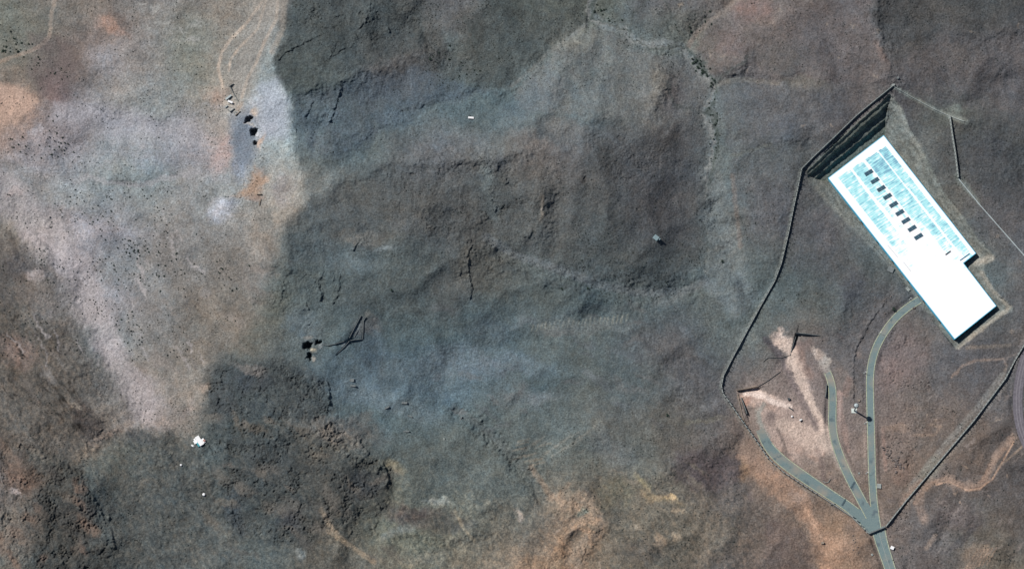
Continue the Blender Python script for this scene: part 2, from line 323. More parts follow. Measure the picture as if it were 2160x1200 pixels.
blob(556, 295, 7, 20, (205, 175, 150), .8, 10); blob(545, 360, 14, 8, (170, 150, 135), .6, -50)
blob(540, 385, 24, 13, (172, 138, 110), .8, -20); blob(536, 415, 22, 10, (160, 128, 108), .5)
blob(475, 440, 34, 26, (160, 174, 190), .7, -30); blob(600, 400, 26, 38, (140, 138, 140), .5)
blob(533, 232, 6, 8, (200, 180, 160), .9); blob(505, 218, 9, 16, (160, 138, 115), .5, 30)
blob(527, 262, 10, 4, (190, 185, 172), .9); blob(548, 280, 5, 10, (196, 204, 208), .8)
blob(30, 412, 20, 8, (165, 148, 140), .6); blob(75, 500, 40, 14, (165, 155, 150), .7, 25)
blob(150, 545, 60, 14, (160, 158, 160), .6, 35); blob(45, 555, 34, 38, (72, 74, 76), .7, 20)
blob(75, 585, 16, 14, (165, 160, 158), .7); blob(100, 640, 40, 30, (112, 110, 106), .5)
blob(240, 735, 42, 24, (146, 146, 150), .6, 20); blob(190, 470, 120, 22, (138, 136, 140), .5, 15)
blob(30, 740, 50, 30, (126, 108, 98), .6, 30); blob(180, 880, 40, 26, (66, 60, 56), .8, 40)
blob(160, 860, 22, 5, (135, 125, 108), .8, 35); blob(195, 905, 32, 26, (64, 62, 60), .7, 40)
blob(300, 925, 44, 22, (62, 64, 64), .8, 10); blob(235, 915, 50, 12, (140, 124, 108), .6, -30)
blob(190, 955, 45, 12, (124, 114, 98), .6, -30)
blob(50, 1010, 50, 34, (108, 78, 62), .6, 20); blob(28, 1035, 16, 6, (180, 165, 160), .8, 30)
blob(40, 1130, 40, 50, (120, 106, 94), .5, 20); blob(160, 1100, 50, 36, (60, 56, 52), .5, 60)
blob(430, 825, 14, 10, (146, 134, 120), .8); blob(395, 865, 30, 10, (150, 138, 128), .5, -60)
blob(300, 820, 60, 40, (136, 124, 116), .5, 60)
blob(730, 905, 90, 24, (96, 88, 82), .5, 8); blob(720, 925, 50, 16, (112, 102, 92), .5, 20)
blob(768, 1025, 46, 34, (52, 54, 56), .8, 10); blob(610, 1100, 34, 24, (52, 54, 58), .8, 30)
blob(560, 985, 60, 50, (54, 60, 62), .6, 0); blob(500, 1080, 22, 60, (46, 52, 58), .6, -15)
blob(530, 800, 50, 26, (48, 54, 60), .6); blob(470, 850, 30, 50, (54, 58, 60), .6, 10)
stroke([(678, 1075), (700, 1115), (730, 1145), (790, 1185)], 4, (140, 122, 100), .7)
stroke([(690, 1118), (735, 1150)], 3, (160, 138, 110), .5)
blob(830, 985, 30, 14, (124, 118, 96), .7, 20); blob(870, 1000, 40, 22, (84, 92, 88), .5, 10)
blob(917, 1060, 30, 10, (132, 140, 138), .8, 10); blob(932, 1056, 10, 6, (160, 170, 165), .7)
blob(860, 1085, 60, 24, (64, 60, 62), .7, 12); blob(960, 1110, 50, 14, (68, 72, 72), .6, 15)
blob(900, 1175, 80, 14, (118, 118, 108), .6, -8); blob(1000, 1140, 60, 14, (112, 112, 104), .5, 5)
blob(840, 1120, 40, 12, (104, 112, 112), .5, -20); blob(630, 1170, 14, 12, (120, 128, 128), .6)
stroke([(960, 1075), (975, 1110), (1000, 1140)], 3, (130, 122, 104), .5)
# the wide blue-grey dust fan around the middle holes
blob(850, 800, 200, 60, (88, 104, 118), .35, 6); blob(1010, 765, 150, 36, (98, 112, 124), .5, 4)
blob(760, 830, 80, 34, (94, 112, 122), .6, 15); blob(870, 870, 90, 24, (96, 112, 120), .5, 15)
blob(790, 740, 50, 40, (62, 78, 90), .6, 70); blob(775, 690, 30, 20, (96, 94, 94), .5, 20)
blob(640, 690, 40, 30, (88, 104, 112), .6, 20); blob(745, 560, 60, 22, (92, 104, 108), .5, 0)
blob(815, 525, 26, 8, (120, 128, 130), .7, 10); blob(770, 500, 60, 14, (108, 100, 90), .4, 5)
blob(1030, 700, 60, 30, (84, 96, 104), .4); blob(960, 610, 60, 40, (78, 80, 80), .4)
blob(870, 340, 30, 14, (120, 122, 122), .3); blob(1025, 380, 14, 40, (112, 124, 124), .5, -10)
blob(1035, 450, 20, 30, (94, 106, 108), .5); blob(1055, 345, 26, 26, (54, 60, 68), .5, 30)
blob(860, 470, 40, 24, (84, 88, 90), .4); blob(960, 430, 40, 60, (66, 70, 72), .4, 30)
blob(1141, 440, 6, 30, (130, 118, 104), .6, 3); blob(1141, 438, 4, 5, (160, 148, 134), .8)
blob(1125, 300, 50, 20, (114, 104, 98), .5, 20); blob(1195, 270, 60, 18, (108, 102, 98), .4, 10)
blob(1265, 335, 50, 42, (54, 58, 60), .7, 20); blob(1380, 330, 60, 50, (68, 70, 72), .5, 0)
blob(1215, 195, 14, 34, (74, 86, 92), .6, -15); blob(1285, 190, 16, 30, (80, 90, 96), .5, 20)
blob(1385, 175, 16, 50, (116, 110, 100), .6, 0); blob(1420, 200, 26, 40, (92, 84, 84), .5, 0)
blob(1225, 80, 50, 26, (106, 108, 102), .6, -20); blob(1218, 82, 12, 6, (140, 138, 128), .7, 40)
blob(1150, 190, 50, 50, (90, 98, 104), .5, 30); blob(1090, 230, 40, 30, (78, 90, 98), .5)
blob(1434, 14, 7, 5, (150, 135, 118), .7)
blob(1590, 20, 50, 30, (120, 96, 92), .6, -20); blob(1640, 120, 60, 40, (74, 74, 74), .5, 0)
blob(1545, 90, 40, 30, (98, 82, 80), .5); blob(1700, 180, 60, 14, (98, 94, 86), .5, 10)
blob(1640, 280, 60, 34, (70, 76, 86), .6, -20); blob(1600, 300, 50, 10, (66, 72, 76), .5, -20)
blob(1858, 115, 12, 30, (112, 94, 88), .6, -25); blob(1880, 40, 24, 60, (56, 58, 60), .7, -10)
blob(2010, 45, 90, 30, (62, 62, 62), .5, 0); blob(2040, 115, 70, 26, (88, 86, 86), .5, -10)
blob(2090, 320, 60, 46, (62, 64, 68), .7, 10); blob(2020, 235, 16, 10, (112, 122, 116), .7, 30)
blob(1650, 490, 10, 50, (66, 72, 80), .7, 8); blob(1680, 540, 26, 40, (78, 84, 92), .4, 0)
blob(1800, 605, 24, 42, (64, 66, 72), .75, 10); blob(1740, 480, 30, 40, (92, 86, 88), .4, 0)
blob(1870, 760, 40, 40, (112, 98, 94), .4, 30)
for (a, b) in [(1800, 60), (1740, 60), (1845, 155), (1650, 20), (1840, 150), (2046, 60), (2148, 65), (1860, 60), (1697, 262), (1745, 262), (1780, 120), (1575, 155), (1530, 115), (1550, 118), (1495, 118), (2105, 500), (2145, 545), (2080, 690), (2130, 690), (2055, 700)]:
    blob(a, b, 5, 4, (138, 124, 112), .55)
# washes
def wash(pts, w, col, dep=1.4, alpha=.6):
    stroke(pts, w, col, alpha, warp=1, f=5); gully(pts, w*1.6, dep)
CRX = 0
WA = [(1252, -20), (1246, 30), (1275, 55), (1320, 65), (1335, 85), (1365, 95), (1400, 90), (1440, 100), (1462, 130), (1490, 160), (1508, 182), (1498, 205), (1489, 235), (1497, 275), (1501, 310), (1498, 345), (1487, 385)]
wash(WA, 7, (104, 112, 114), 1.2, .7)
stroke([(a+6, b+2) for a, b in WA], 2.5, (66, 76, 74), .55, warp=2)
stroke([(1320, 62), (1335, 85), (1365, 95), (1402, 88)], 4, (126, 132, 132), .7)
stroke([(1238, 52), (1190, 88), (1150, 118), (1118, 150), (1080, 182)], 3, (104, 106, 104), .5)
stroke([(1508, 182), (1530, 172), (1570, 168), (1640, 176)], 4, (106, 100, 92), .5)
stroke([(1560, -5), (1510, 35), (1470, 68), (1452, 98)], 4, (118, 106, 98), .7)
patch([(1488, 380), (1520, 370), (1535, 430), (1560, 520), (1580, 570), (1600, 620), (1540, 660), (1480, 600), (1500, 540), (1490, 460)], (104, 112, 114), .6, 12)
patch([(1488, 520), (1530, 520), (1500, 570), (1490, 560)], (126, 128, 122), .5, 8)
blob(1575, 720, 36, 40, (112, 118, 114), .6, 30); blob(1410, 635, 40, 16, (104, 110, 110), .7)
stroke([(1545, 370), (1555, 460), (1562, 520)], 4, (116, 104, 96), .5)
stroke([(1025, 500), (1090, 540), (1180, 568), (1260, 600), (1350, 618), (1440, 615), (1490, 595)], 7, (98, 104, 108), .55)
wash([(1060, 560), (1130, 590), (1200, 605), (1260, 625)], 4, (62, 68, 70), .6, .4)
stroke([(1120, 690), (1200, 660), (1260, 645), (1300, 660), (1335, 635)], 4, (66, 76, 80), .5)
for k in range(22):
    a = 1122+k*9.4+random.uniform(-2, 2); b = 690-k*0.9
    stroke([(a, b+8), (a+3, b-4-random.random()*6)], 1.3, (124, 126, 116), .6, warp=1)
blob(1240, 690, 110, 14, (100, 106, 106), .5)
stroke([(840, 30), (905, 90), (973, 133), (1023, 185)], 8, (58, 62, 62), .4)
blob(960, 90, 16, 30, (84, 98, 100), .6, -20)
stroke([(1540, 330), (1580, 318), (1625, 305)], 3, (92, 96, 92), .6)
blob(1565, 600, 12, 22, (66, 76, 82), .6, 20); blob(1540, 640, 60, 20, (90, 100, 104), .4)
wash([(960, 862), (1010, 895), (1060, 940), (1120, 1000), (1150, 1060)], 7, (76, 84, 86), 1.6, .5)
blob(1150, 840, 40, 16, (106, 116, 120), .7, -8); blob(1085, 835, 50, 30, (86, 96, 102), .4)
for k in range(14):
    a = 1105+random.uniform(-10, 120); b = 930+random.uniform(-15, 40)
    stroke([(a, b), (a+34, b-22)], 1.2, (112, 116, 112), .5, warp=1)
for k in range(10):
    a = 1080+random.uniform(0, 70); b = 950+random.uniform(-25, 30)
    stroke([(a, b), (a+24, b-6)], 1.5, (116, 112, 102), .5, warp=1)
blob(1290, 950, 60, 34, (100, 108, 114), .4, 30); blob(1500, 985, 70, 44, (72, 66, 72), .7, -15)
blob(1480, 890, 50, 6, (122, 118, 104), .5, 0); blob(1390, 1048, 50, 12, (150, 134, 106), .6, 25)
blob(1410, 1050, 14, 8, (196, 172, 132), .9, 15); blob(1425, 1080, 14, 7, (170, 152, 128), .7, 10)
blob(1360, 1020, 20, 10, (150, 140, 108), .7, 35); blob(1300, 1040, 44, 30, (90, 90, 74), .5)
blob(1390, 1135, 14, 12, (160, 142, 122), .7, 30); blob(1340, 1110, 10, 8, (150, 138, 122), .7)
blob(1425, 1128, 12, 7, (160, 145, 125), .7, 30); blob(1310, 1094, 4, 5, (170, 160, 150), .8)
patch([(1165, 1045), (1250, 1050), (1285, 1090), (1275, 1130), (1240, 1160), (1225, 1215), (1190, 1215), (1205, 1140), (1180, 1080)], (146, 126, 108), .75, 12)
patch([(1130, 1215), (1150, 1185), (1190, 1170), (1180, 1215)], (150, 130, 108), .7, 10)
blob(1225, 1075, 14, 10, (118, 132, 124), .8); blob(1090, 1090, 10, 6, (165, 160, 155), .7, 20)
blob(1360, 1160, 60, 26, (66, 64, 64), .5); blob(1300, 1080, 24, 40, (80, 78, 72), .4)
stroke([(1120, 985), (1145, 1020), (1165, 1050)], 5, (120, 104, 90), .5); stroke([(1200, 1020), (1180, 1045)], 4, (120, 104, 90), .5)
# orange-pink shoulder below the compound
stroke([(1560, 960), (1585, 985), (1640, 1020), (1680, 1055), (1712, 1090), (1730, 1130), (1745, 1170), (1760, 1215)], [6, 16, 22, 18, 12, 16, 18, 20], (158, 126, 106), .75, warp=2)
stroke([(1690, 1060), (1712, 1095), (1728, 1130)], 4, (186, 150, 126), .6)
blob(1565, 1000, 14, 30, (150, 118, 92), .7, 10); blob(1760, 1150, 34, 30, (168, 136, 114), .6)
patch([(1620, 1090), (1690, 1110), (1725, 1160), (1725, 1215), (1600, 1215)], (84, 74, 74), .6, 16)
blob(1800, 1110, 30, 24, (112, 98, 92), .5); blob(1790, 1160, 40, 30, (126, 108, 98), .5, 40)
# bright sand of the two portals
patch([(1560, 830), (1600, 825), (1640, 842), (1665, 852), (1640, 862), (1655, 890), (1700, 900), (1738, 918), (1752, 945), (1735, 960), (1700, 948), (1672, 965), (1668, 990), (1655, 970), (1635, 930), (1620, 890), (1590, 870), (1575, 860)], (196, 162, 144), .95, 8)
stroke([(1590, 826), (1625, 838), (1655, 850)], 5, (226, 202, 186), .95); stroke([(1585, 832), (1575, 850)], 5, (168, 118, 98), .8)
stroke([(1648, 702), (1655, 725), (1670, 752), (1690, 790), (1706, 835), (1722, 880), (1748, 930)], [7, 13, 11, 9, 8, 8, 13], (216, 190, 174), .9, warp=2)
stroke([(1638, 712), (1662, 735)], 10, (190, 166, 152), .6, warp=2)
stroke([(1700, 735), (1725, 755), (1733, 766)], [3, 10, 12], (206, 184, 168), .9, warp=2)
stroke([(1733, 766), (1745, 785)], [12, 7], (170, 164, 154), .7, warp=2)
stroke([(1685, 735), (1690, 770), (1705, 790)], 9, (148, 108, 88), .6); blob(1692, 728, 15, 12, (98, 84, 80), .8)
stroke([(1615, 715), (1650, 755), (1672, 800), (1700, 860), (1722, 900)], 6, (76, 72, 78), .8)
blob(1625, 880, 13, 18, (112, 98, 92), .8, 10); stroke([(1598, 862), (1602, 890), (1612, 905)], 5, (136, 140, 132), .8)
stroke([(1640, 900), (1655, 950), (1672, 960)], 3, (120, 104, 98), .6)
stroke([(1722, 940), (1730, 965), (1738, 1010), (1742, 1025)], 4, (92, 82, 84), .6)
stroke([(1770, 830), (1772, 870), (1780, 900), (1788, 950)], [6, 5, 6, 4], (168, 134, 122), .7)
stroke([(1862, 905), (1865, 950), (1868, 990)], 3, (150, 124, 114), .7)
blob(1890, 900, 24, 12, (136, 112, 92), .5, -20); blob(1900, 1000, 18, 30, (108, 90, 84), .5)
stroke([(1790, 800), (1783, 830)], 6, (150, 122, 112), .5)
blob(1880, 790, 30, 44, (122, 102, 96), .5, 10)
# tracks
stroke([(117, -5), (108, 33), (105, 77), (87, 97), (60, 110), (20, 123), (-5, 133)], 3, (140, 128, 112), .8)
for p, w_ in [([(560, -5), (520, 50), (485, 85), (467, 112), (460, 145), (470, 185)], 2.6), ([(563, -5), (543, 63), (503, 103), (486, 127), (483, 150)], 2), ([(586, -5), (583, 40), (557, 90), (540, 133), (522, 165), (510, 205)], 2.6)]:
    stroke(p, w_, (172, 160, 142), .8, warp=0)
stroke([(600, -5), (596, 60), (575, 110)], 5, (140, 130, 116), .5)
stroke([(2134, 925), (2116, 948), (2090, 980), (2084, 1000), (2066, 1026), (2040, 1030), (1997, 1008), (1973, 1016), (1947, 1033), (1930, 1060)], [5, 5, 5, 5, 6, 5, 4, 4, 5, 4], (150, 124, 108), .65, warp=1)
stroke([(2138, 932), (2108, 985), (2093, 1010), (2066, 1030), (2040, 1033), (2000, 1015), (1975, 1022)], 1.3, (196, 160, 136), .7, warp=0)
stroke([(2160, 938), (2130, 965), (2105, 985)], 1.5, (150, 132, 118), .6, warp=0)
stroke([(2124, 772), (2116, 757), (2060, 760), (2032, 770), (2008, 795)], 2, (140, 122, 112), .7, warp=1)
stroke([(2122, 775), (2116, 798), (2108, 806)], 2, (132, 120, 110), .7, warp=1)
stroke([(2040, 733), (2080, 731), (2130, 728)], 3, (132, 120, 108), .5)
stroke([(2115, 790), (2060, 862), (2000, 930), (1950, 990), (1915, 1035)], 5, (122, 122, 120), .7, warp=0)
stroke([(2125, 800), (2060, 885), (1990, 968), (1912, 1060)], [6]*4, (120, 116, 112), .7, warp=1)
stroke([(1905, 1062), (1925, 1030), (1960, 1010)], 7, (142, 118, 106), .5)
stroke([(1975, 975), (1955, 1000)], 12, (104, 112, 108), .5)
patch([(2030, 1170), (2060, 1150), (2085, 1145), (2085, 1175), (2050, 1205), (2030, 1215)], (124, 110, 98), .7, 8)
for k in range(6): stroke([(2036+k*9, 1200-k*2), (2062+k*8, 1160-k)], 1.3, (142, 120, 104), .6, warp=1)
for k in range(4): stroke([(1995+k*10, 1165-k*4), (2045+k*6, 1115-k*3)], 1.5, (60, 60, 66), .6, warp=1)
blob(2030, 1090, 50, 30, (76, 74, 82), .5); stroke([(1978, 1100), (1985, 1070), (1998, 1045)], 1.5, (66, 62, 66), .6, warp=0)
stroke([(1955, 1155), (1972, 1130)], 4, (148, 132, 122), .7)
stroke([(1950, 1095), (1938, 1065), (1940, 1040)], 8, (138, 116, 104), .5)
blob(1975, 900, 40, 22, (104, 88, 80), .5); stroke([(1925, 918), (1970, 917), (1985, 900), (1960, 895)], 2, (134, 114, 100), .6)
for (a, b) in [(2035, 983), (2100, 880), (2125, 1003), (2022, 1060), (1985, 890), (1960, 875), (2090, 1045), (2010, 1032)]: blob(a, b, 5, 4, (150, 132, 118), .7)
# strips beside the perimeter walls
WEST = [(1883, 183), (1853, 207), (1807, 245), (1753, 297), (1717, 331), (1691, 357), (1688, 372), (1682, 402), (1673, 443), (1663, 493), (1648, 556), (1634, 594), (1618, 622), (1600, 654), (1573, 704), (1547, 752), (1526, 793), (1521.5, 816), (1525, 831), (1537, 847), (1560, 881), (1590, 923), (1621, 968), (1653, 997), (1697, 1026), (1730, 1047), (1763, 1068), (1797, 1091), (1832, 1125)]
stroke([(a-3, b-1) for a, b in WEST[5:18]], 1.6, (124, 130, 126), .5, warp=0, f=1.5)
stroke([(a-4, b+2) for a, b in WEST[17:27]], 1.2, (124, 130, 126), .4, warp=0, f=1.5)
stroke([(1883, 182), (1920, 203), (1970, 230), (2003, 245), (2037, 257)], [3, 4, 3, 4, 5], (122, 130, 124), .8, warp=1)
stroke([(2019, 372), (2030, 386), (2065, 428)], [5, 7, 3], (110, 122, 118), .6, warp=1)
# disturbed ground round the hall
PIT = [(1876, 199), (1903, 227), (1917, 267), (1953, 330), (1987, 400), (2033, 457), (2063, 503), (2096, 538), (2096, 548), (2080, 555), (2075, 567), (2087, 597), (2103, 620), (2137, 648), (2134, 657), (2113, 663), (2020, 736), (2008, 728), (1853, 530), (1753, 433), (1705, 374), (1702, 360), (1770, 292)]
# ring ground: grey-green crushed rock, the north-west face painted darker to deepen its shadow
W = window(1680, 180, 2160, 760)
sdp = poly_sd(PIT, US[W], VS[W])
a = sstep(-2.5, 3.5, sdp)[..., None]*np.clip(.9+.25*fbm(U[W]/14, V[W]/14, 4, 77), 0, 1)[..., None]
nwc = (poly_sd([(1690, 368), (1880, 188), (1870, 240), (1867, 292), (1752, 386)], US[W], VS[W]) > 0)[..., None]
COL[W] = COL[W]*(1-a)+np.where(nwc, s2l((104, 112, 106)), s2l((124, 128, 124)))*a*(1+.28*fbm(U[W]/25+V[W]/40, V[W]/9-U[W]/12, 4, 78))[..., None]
stroke([(1712, 380), (1755, 428), (1807, 480), (1855, 530), (1878, 560)], [7, 8, 7, 6, 3], (122, 128, 124), .6, warp=1)
stroke([(1878, 205), (1905, 250), (1912, 275), (1940, 310)], 5, (140, 146, 142), .4, warp=1)
stroke([(2060, 553), (2090, 545)], 6, (165, 158, 145), .6, warp=1)
stroke([(2070, 575), (2095, 615), (2130, 648), (2116, 660), (2060, 702), (2020, 733)], 3.5, (150, 142, 128), .7, warp=1)
strat = pn(sdp/5.5+n1x[W]*2, (U[W]*.6+V[W]*.8)/60, 79); COL[W] *= (1-.22*sstep(-.1, .5, strat)*sstep(0, 6, sdp)*(1-nwc[..., 0]))[..., None]
# small drainage streaks in the left slope
W = window(-40, 590, 240, 960)
q = fbm((U[W]*.9-V[W]*.75+n1x[W]*14)/11.0, (U[W]+V[W])/55.0, 4, 61); m = sstep(0, 60, poly_sd([(-60, 620), (60, 620), (150, 700), (220, 800), (240, 930), (150, 960), (-60, 900)], UW[W], VW[W]))
COL[W] *= (1-np.clip(sstep(.05, .5, q)*m*.6*(.5+fbm(U[W]/40, V[W]/40, 2, 63)), 0, 1))[..., None]
W = window(400, 700, 900, 1200)
# overall mottling
pa = sstep(-20, 20, sdA)[..., None]
COL *= 1+pa*np.array([.065, .0, .0])
wb = (sstep(820, 960, VW)*sstep(720, 860, UW))[..., None]; COL *= 1+wb*np.array([.09, .015, -.05])
dsk = fbm((U*.80-V*.60+n1x*20)/24, (U*.60+V*.80)/150, 4, 401)
COL *= (1+.20*dsk*sstep(330, 480, V)*pa[..., 0])[..., None]
dsk = fbm((U*.15+V*.99+n1y*20)/26, (U*.99-V*.15)/150, 3, 403)
COL *= (1+.13*dsk*(1-sstep(330, 480, V))*pa[..., 0])[..., None]
xu = [270, 810, 1350, 1890]
COL *= np.stack([np.interp(U, xu, q) for q in ((.985, 1.03, .985, .95), (1.0, 1.045, 1.0, .945), (1.0, 1.03, .985, .92))], -1)
COL *= (1+.20*fbm(UW/46, VW/46, 5, 100)+.13*fbm(U/17, V/17, 4, 101)+.12*fbm(U/6, V/6, 2, 103))[..., None]
grit = .6+.8*sstep(-.3, .4, fbm(UW/30, VW/30, 3, 106))+.9*np.clip(ROUGH, 0, .8)
COL *= (1+grit*(.15*pn(U/2.9, V/2.9, 107)+.10*np.random.uniform(-1, 1, U.shape)))[..., None]
# mottled varnish on the lower left and bottom slopes
mz = sstep(-60, 60, poly_sd([(-400, 620), (60, 600), (150, 700), (230, 860), (400, 900), (640, 760), (840, 980), (1200, 1000), (1560, 980), (1700, 1400), (-400, 1400)], UW, VW))
mq = fbm((U*.8-V*.6)/8, (U*.6+V*.8)/13, 4, 411)
COL *= (1+mz*(.34*mq))[..., None]*(1+(mz*mq)[..., None]*np.array([.10, .02, -.05]))
tint = fbm(UW/80, VW/80, 4, 111)[..., None]*.7
COL *= 1+tint*np.array([.10, 0, -.08])
COL *= 1+fbm(U/14, V/14, 3, 115)[..., None]*np.array([.05, .0, -.04])
# dark pock marks / small scrub stains
q = pn(U/5.5, V/5.5, 121); COL *= (1-.22*sstep(.45, .8, q))[..., None]
q = pn(U/4.3, V/4.3, 123); COL *= (1+.20*sstep(.5, .85, q))[..., None]

# --- ledges and cracks
for pts, A in [
    ([(782, 0), (780, 25), (772, 45), (752, 68)], 3), ([(703, 38), (728, 30)], 2.2), ([(584, 132), (600, 115), (640, 92), (682, 72)], 2.4),
    ([(700, 122), (720, 106), (748, 102)], 2.2), ([(722, 182), (713, 210), (706, 235), (692, 268)], 3.6), ([(663, 212), (652, 232), (642, 250)], 2.2),
    ([(621, 265), (627, 288)], 2.2), ([(1037, 0), (1020, 26)], 2), ([(992, 498), (997, 515), (990, 530), (988, 560), (992, 590), (998, 612), (991, 634)], 3.2),
    ([(690, 800), (697, 830), (695, 848), (689, 868)], 4), ([(735, 905), (765, 938), (785, 962)], 2.6), ([(806, 968), (820, 1005), (818, 1036)], 4.5),
    ([(798, 1095), (788, 1122)], 3), ([(718, 575), (716, 600), (713, 622), (698, 648)], 2.4), ([(706, 575), (703, 600)], 1.8), ([(1124, 480), (1120, 500), (1088, 500)], 2.2),
    ([(1249, 298), (1262, 334)], 2), ([(1877, 628), (1853, 657), (1837, 677), (1823, 707), (1807, 733), (1801, 767), (1801, 800), (1802, 846)], 2.3),
    ([(1054, 338), (1046, 370)], 2.2), ([(413, 906), (443, 940), (460, 987)], 2.6), ([(478, 1013), (494, 1090), (514, 1136)], 3.0),
    ([(672, 585), (678, 625)], 3), ([(600, 590), (597, 610), (592, 650)], 2), ([(640, 690), (660, 680)], 1.5), ([(1275, 900), (1287, 918)], 1.2), ([(1240, 1150), (1228, 1175)], 2),
    ([(235, 1110), (240, 1150)], 3), ([(170, 1010), (200, 1050), (232, 1120)], 2.6), ([(640, 1095), (640, 1120)], 3), ([(1018, 880), (1020, 900)], 1.4),
    ([(1790, 845), (1795, 848)], 1), ([(1118, 858), (1150, 856)], 1.6), ([(740, 770), (738, 790)], 1.0), ([(430, 818), (426, 830)], .8),
    ([(2139, 820), (2134, 860), (2141, 905)], 1.2), ([(845, 1030), (800, 1025)], .8), ([(1420, 830), (1450, 870)], .7), ([(1540, 548), (1510, 566)], .8)]:
    scarp(pts, A*.55)
for k in range(90):                                  # short random ledges in the rocky areas
    for tries in range(40):
        a, b = random.uniform(0, 1100), random.uniform(0, 1200)
        i = int(np.argmin(np.abs(V[:, NC//2]-b))); j = int(np.argmin(np.abs(U[NR//2]-a)))
        if ROUGH[i, j] > .3: break
    else: continue
    an = random.uniform(.9, 2.3); L = random.uniform(8, 26)
    pts = [(a, b), (a-math.cos(an)*L*.5+random.uniform(-3, 3), b+math.sin(an)*L*.5), (a-math.cos(an)*L, b+math.sin(an)*L)]
    scarp(pts, random.uniform(.8, 2.0), 9)
# --- blast holes
def crater(cx, cy, rx, ry, depth, ang=0, rim=.5):
    R = max(rx, ry)*3+12; W = window(cx-R, cy-R, cx+R, cy+R)
    u = U[W]+n2x[W]*5-cx; v = V[W]+n2y[W]*5-cy; c, s = math.cos(math.radians(ang)), math.sin(math.radians(ang))
    q = np.hypot((u*c+v*s)/rx, (-u*s+v*c)/ry)
    H[W] += -depth*(1-sstep(.45, 1.1, q))+rim*np.exp(-((q-1.45)/.35)**2)
CR = [(524, 252, 10, 7.5, 7, -20), (536, 279, 8.5, 9.5, 9, 20), (539, 303, 5.5, 5.5, 5, 20), (649, 729, 11, 9, 9, 10), (671, 723, 7, 5.5, 6, -20), (653, 751, 6, 8, 6, 10)]
for (a, b, c_, d_, e_, f_) in CR: crater(a, b, c_*1.02, d_*1.02, e_, f_, .25)
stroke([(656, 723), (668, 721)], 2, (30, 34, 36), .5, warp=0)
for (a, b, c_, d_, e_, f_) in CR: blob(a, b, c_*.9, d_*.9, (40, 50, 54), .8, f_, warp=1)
blob(661, 738, 7, 5, (190, 178, 150), .9, warp=1); blob(662, 757, 4, 6, (184, 176, 160), .9, warp=1); blob(675, 730, 9, 4, (140, 148, 146), .7, -35, warp=1)
blob(650, 712, 12, 4, (130, 126, 118), .6, warp=1); blob(538, 236, 7, 12, (186, 168, 150), .8, warp=1)
stroke([(1650, 860), (1690, 900), (1735, 930)], [14, 20, 16], (206, 176, 158), .6, warp=2)
stroke([(1735, 925), (1752, 935), (1770, 965), (1790, 1000)], [10, 12, 11, 8], (190, 176, 160), .6)
stroke([(1742, 1028), (1752, 1040), (1760, 1060)], 3, (190, 186, 168), .8)
blob(1590, 960, 26, 40, (150, 120, 100), .6, -30); blob(1680, 930, 120, 90, (134, 114, 104), .35); blob(1870, 900, 60, 110, (120, 106, 102), .35); blob(1790, 930, 30, 90, (132, 114, 106), .45); blob(1900, 760, 60, 70, (124, 106, 104), .4, 30); blob(1730, 860, 60, 80, (120, 106, 102), .35)
for k in range(26):
    blob(random.uniform(-10, 200), random.uniform(930, 1210), random.uniform(10, 30), random.uniform(6, 16), random.choice([(122, 96, 78), (110, 88, 74), (96, 84, 72), (56, 52, 50)]), .5, random.uniform(20, 70))
for k in range(46):
    blob(random.uniform(440, 900), random.uniform(880, 1200), random.uniform(10, 34), random.uniform(5, 14), random.choice([(98, 90, 80), (104, 94, 80), (52, 56, 56), (84, 80, 74)]), .45, random.uniform(0, 60))
for k in range(40):
    blob(random.uniform(0, 560), random.uniform(560, 900), random.uniform(10, 40), random.uniform(5, 14), random.choice([(140, 128, 118), (112, 104, 94), (104, 96, 90), (146, 142, 140)]), .35, random.uniform(10, 70))
patch([(-12, 176), (40, 182), (78, 213), (56, 240), (34, 262), (-12, 262)], (176, 144, 124), .8, 9, warp=1, jit=.4)
patch([(60, 70), (150, 90), (165, 150), (140, 200), (90, 205), (60, 150)], (92, 78, 76), .55, 14)
for k in range(30):
    a, b = random.uniform(280, 420), random.uniform(5, 100); stroke([(a, b), (a+random.uniform(4, 16), b+random.uniform(-10, 10))], random.uniform(.8, 2.4), (150, 150, 144), .55, warp=2)
patch([(545, 180), (585, 165), (606, 215), (608, 290), (560, 296), (546, 262), (552, 225)], (158, 168, 180), .75, 12, warp=1, jit=.2)
patch([(484, 245), (512, 238), (530, 262), (540, 320), (530, 345), (512, 352), (496, 335), (484, 300)], (98, 112, 126), .65, 10, warp=1, jit=.6)
patch([(538, 352), (552, 366), (552, 402), (520, 418), (488, 412), (508, 392), (524, 372)], (166, 134, 108), .7, 9, warp=2, jit=.7)
for k in range(6): stroke([(430+k*5, 290+k*14), (478, 300+k*10)], 2.2, (176, 158, 152), .45, warp=1)
for k in range(16):
    a, b = random.uniform(1165, 1275), random.uniform(1060, 1190); stroke([(a, b), (a-12, b+22)], random.uniform(1, 2.5), random.choice([(112, 98, 86), (172, 150, 130)]), .5, warp=2)
for k in range(40):
    a, b = random.uniform(1180, 1560), random.uniform(980, 1195); blob(a, b, random.uniform(8, 24), random.uniform(4, 9), random.choice([(118, 108, 90), (96, 92, 78), (78, 74, 70), (128, 116, 100)]), .4, random.uniform(0, 50))
for k in range(34):
    a, b = random.uniform(900, 1500), random.uniform(640, 900); blob(a, b, random.uniform(14, 44), random.uniform(4, 10), random.choice([(104, 112, 118), (78, 84, 90), (100, 98, 96), (84, 84, 86)]), .35, random.uniform(-20, 40))
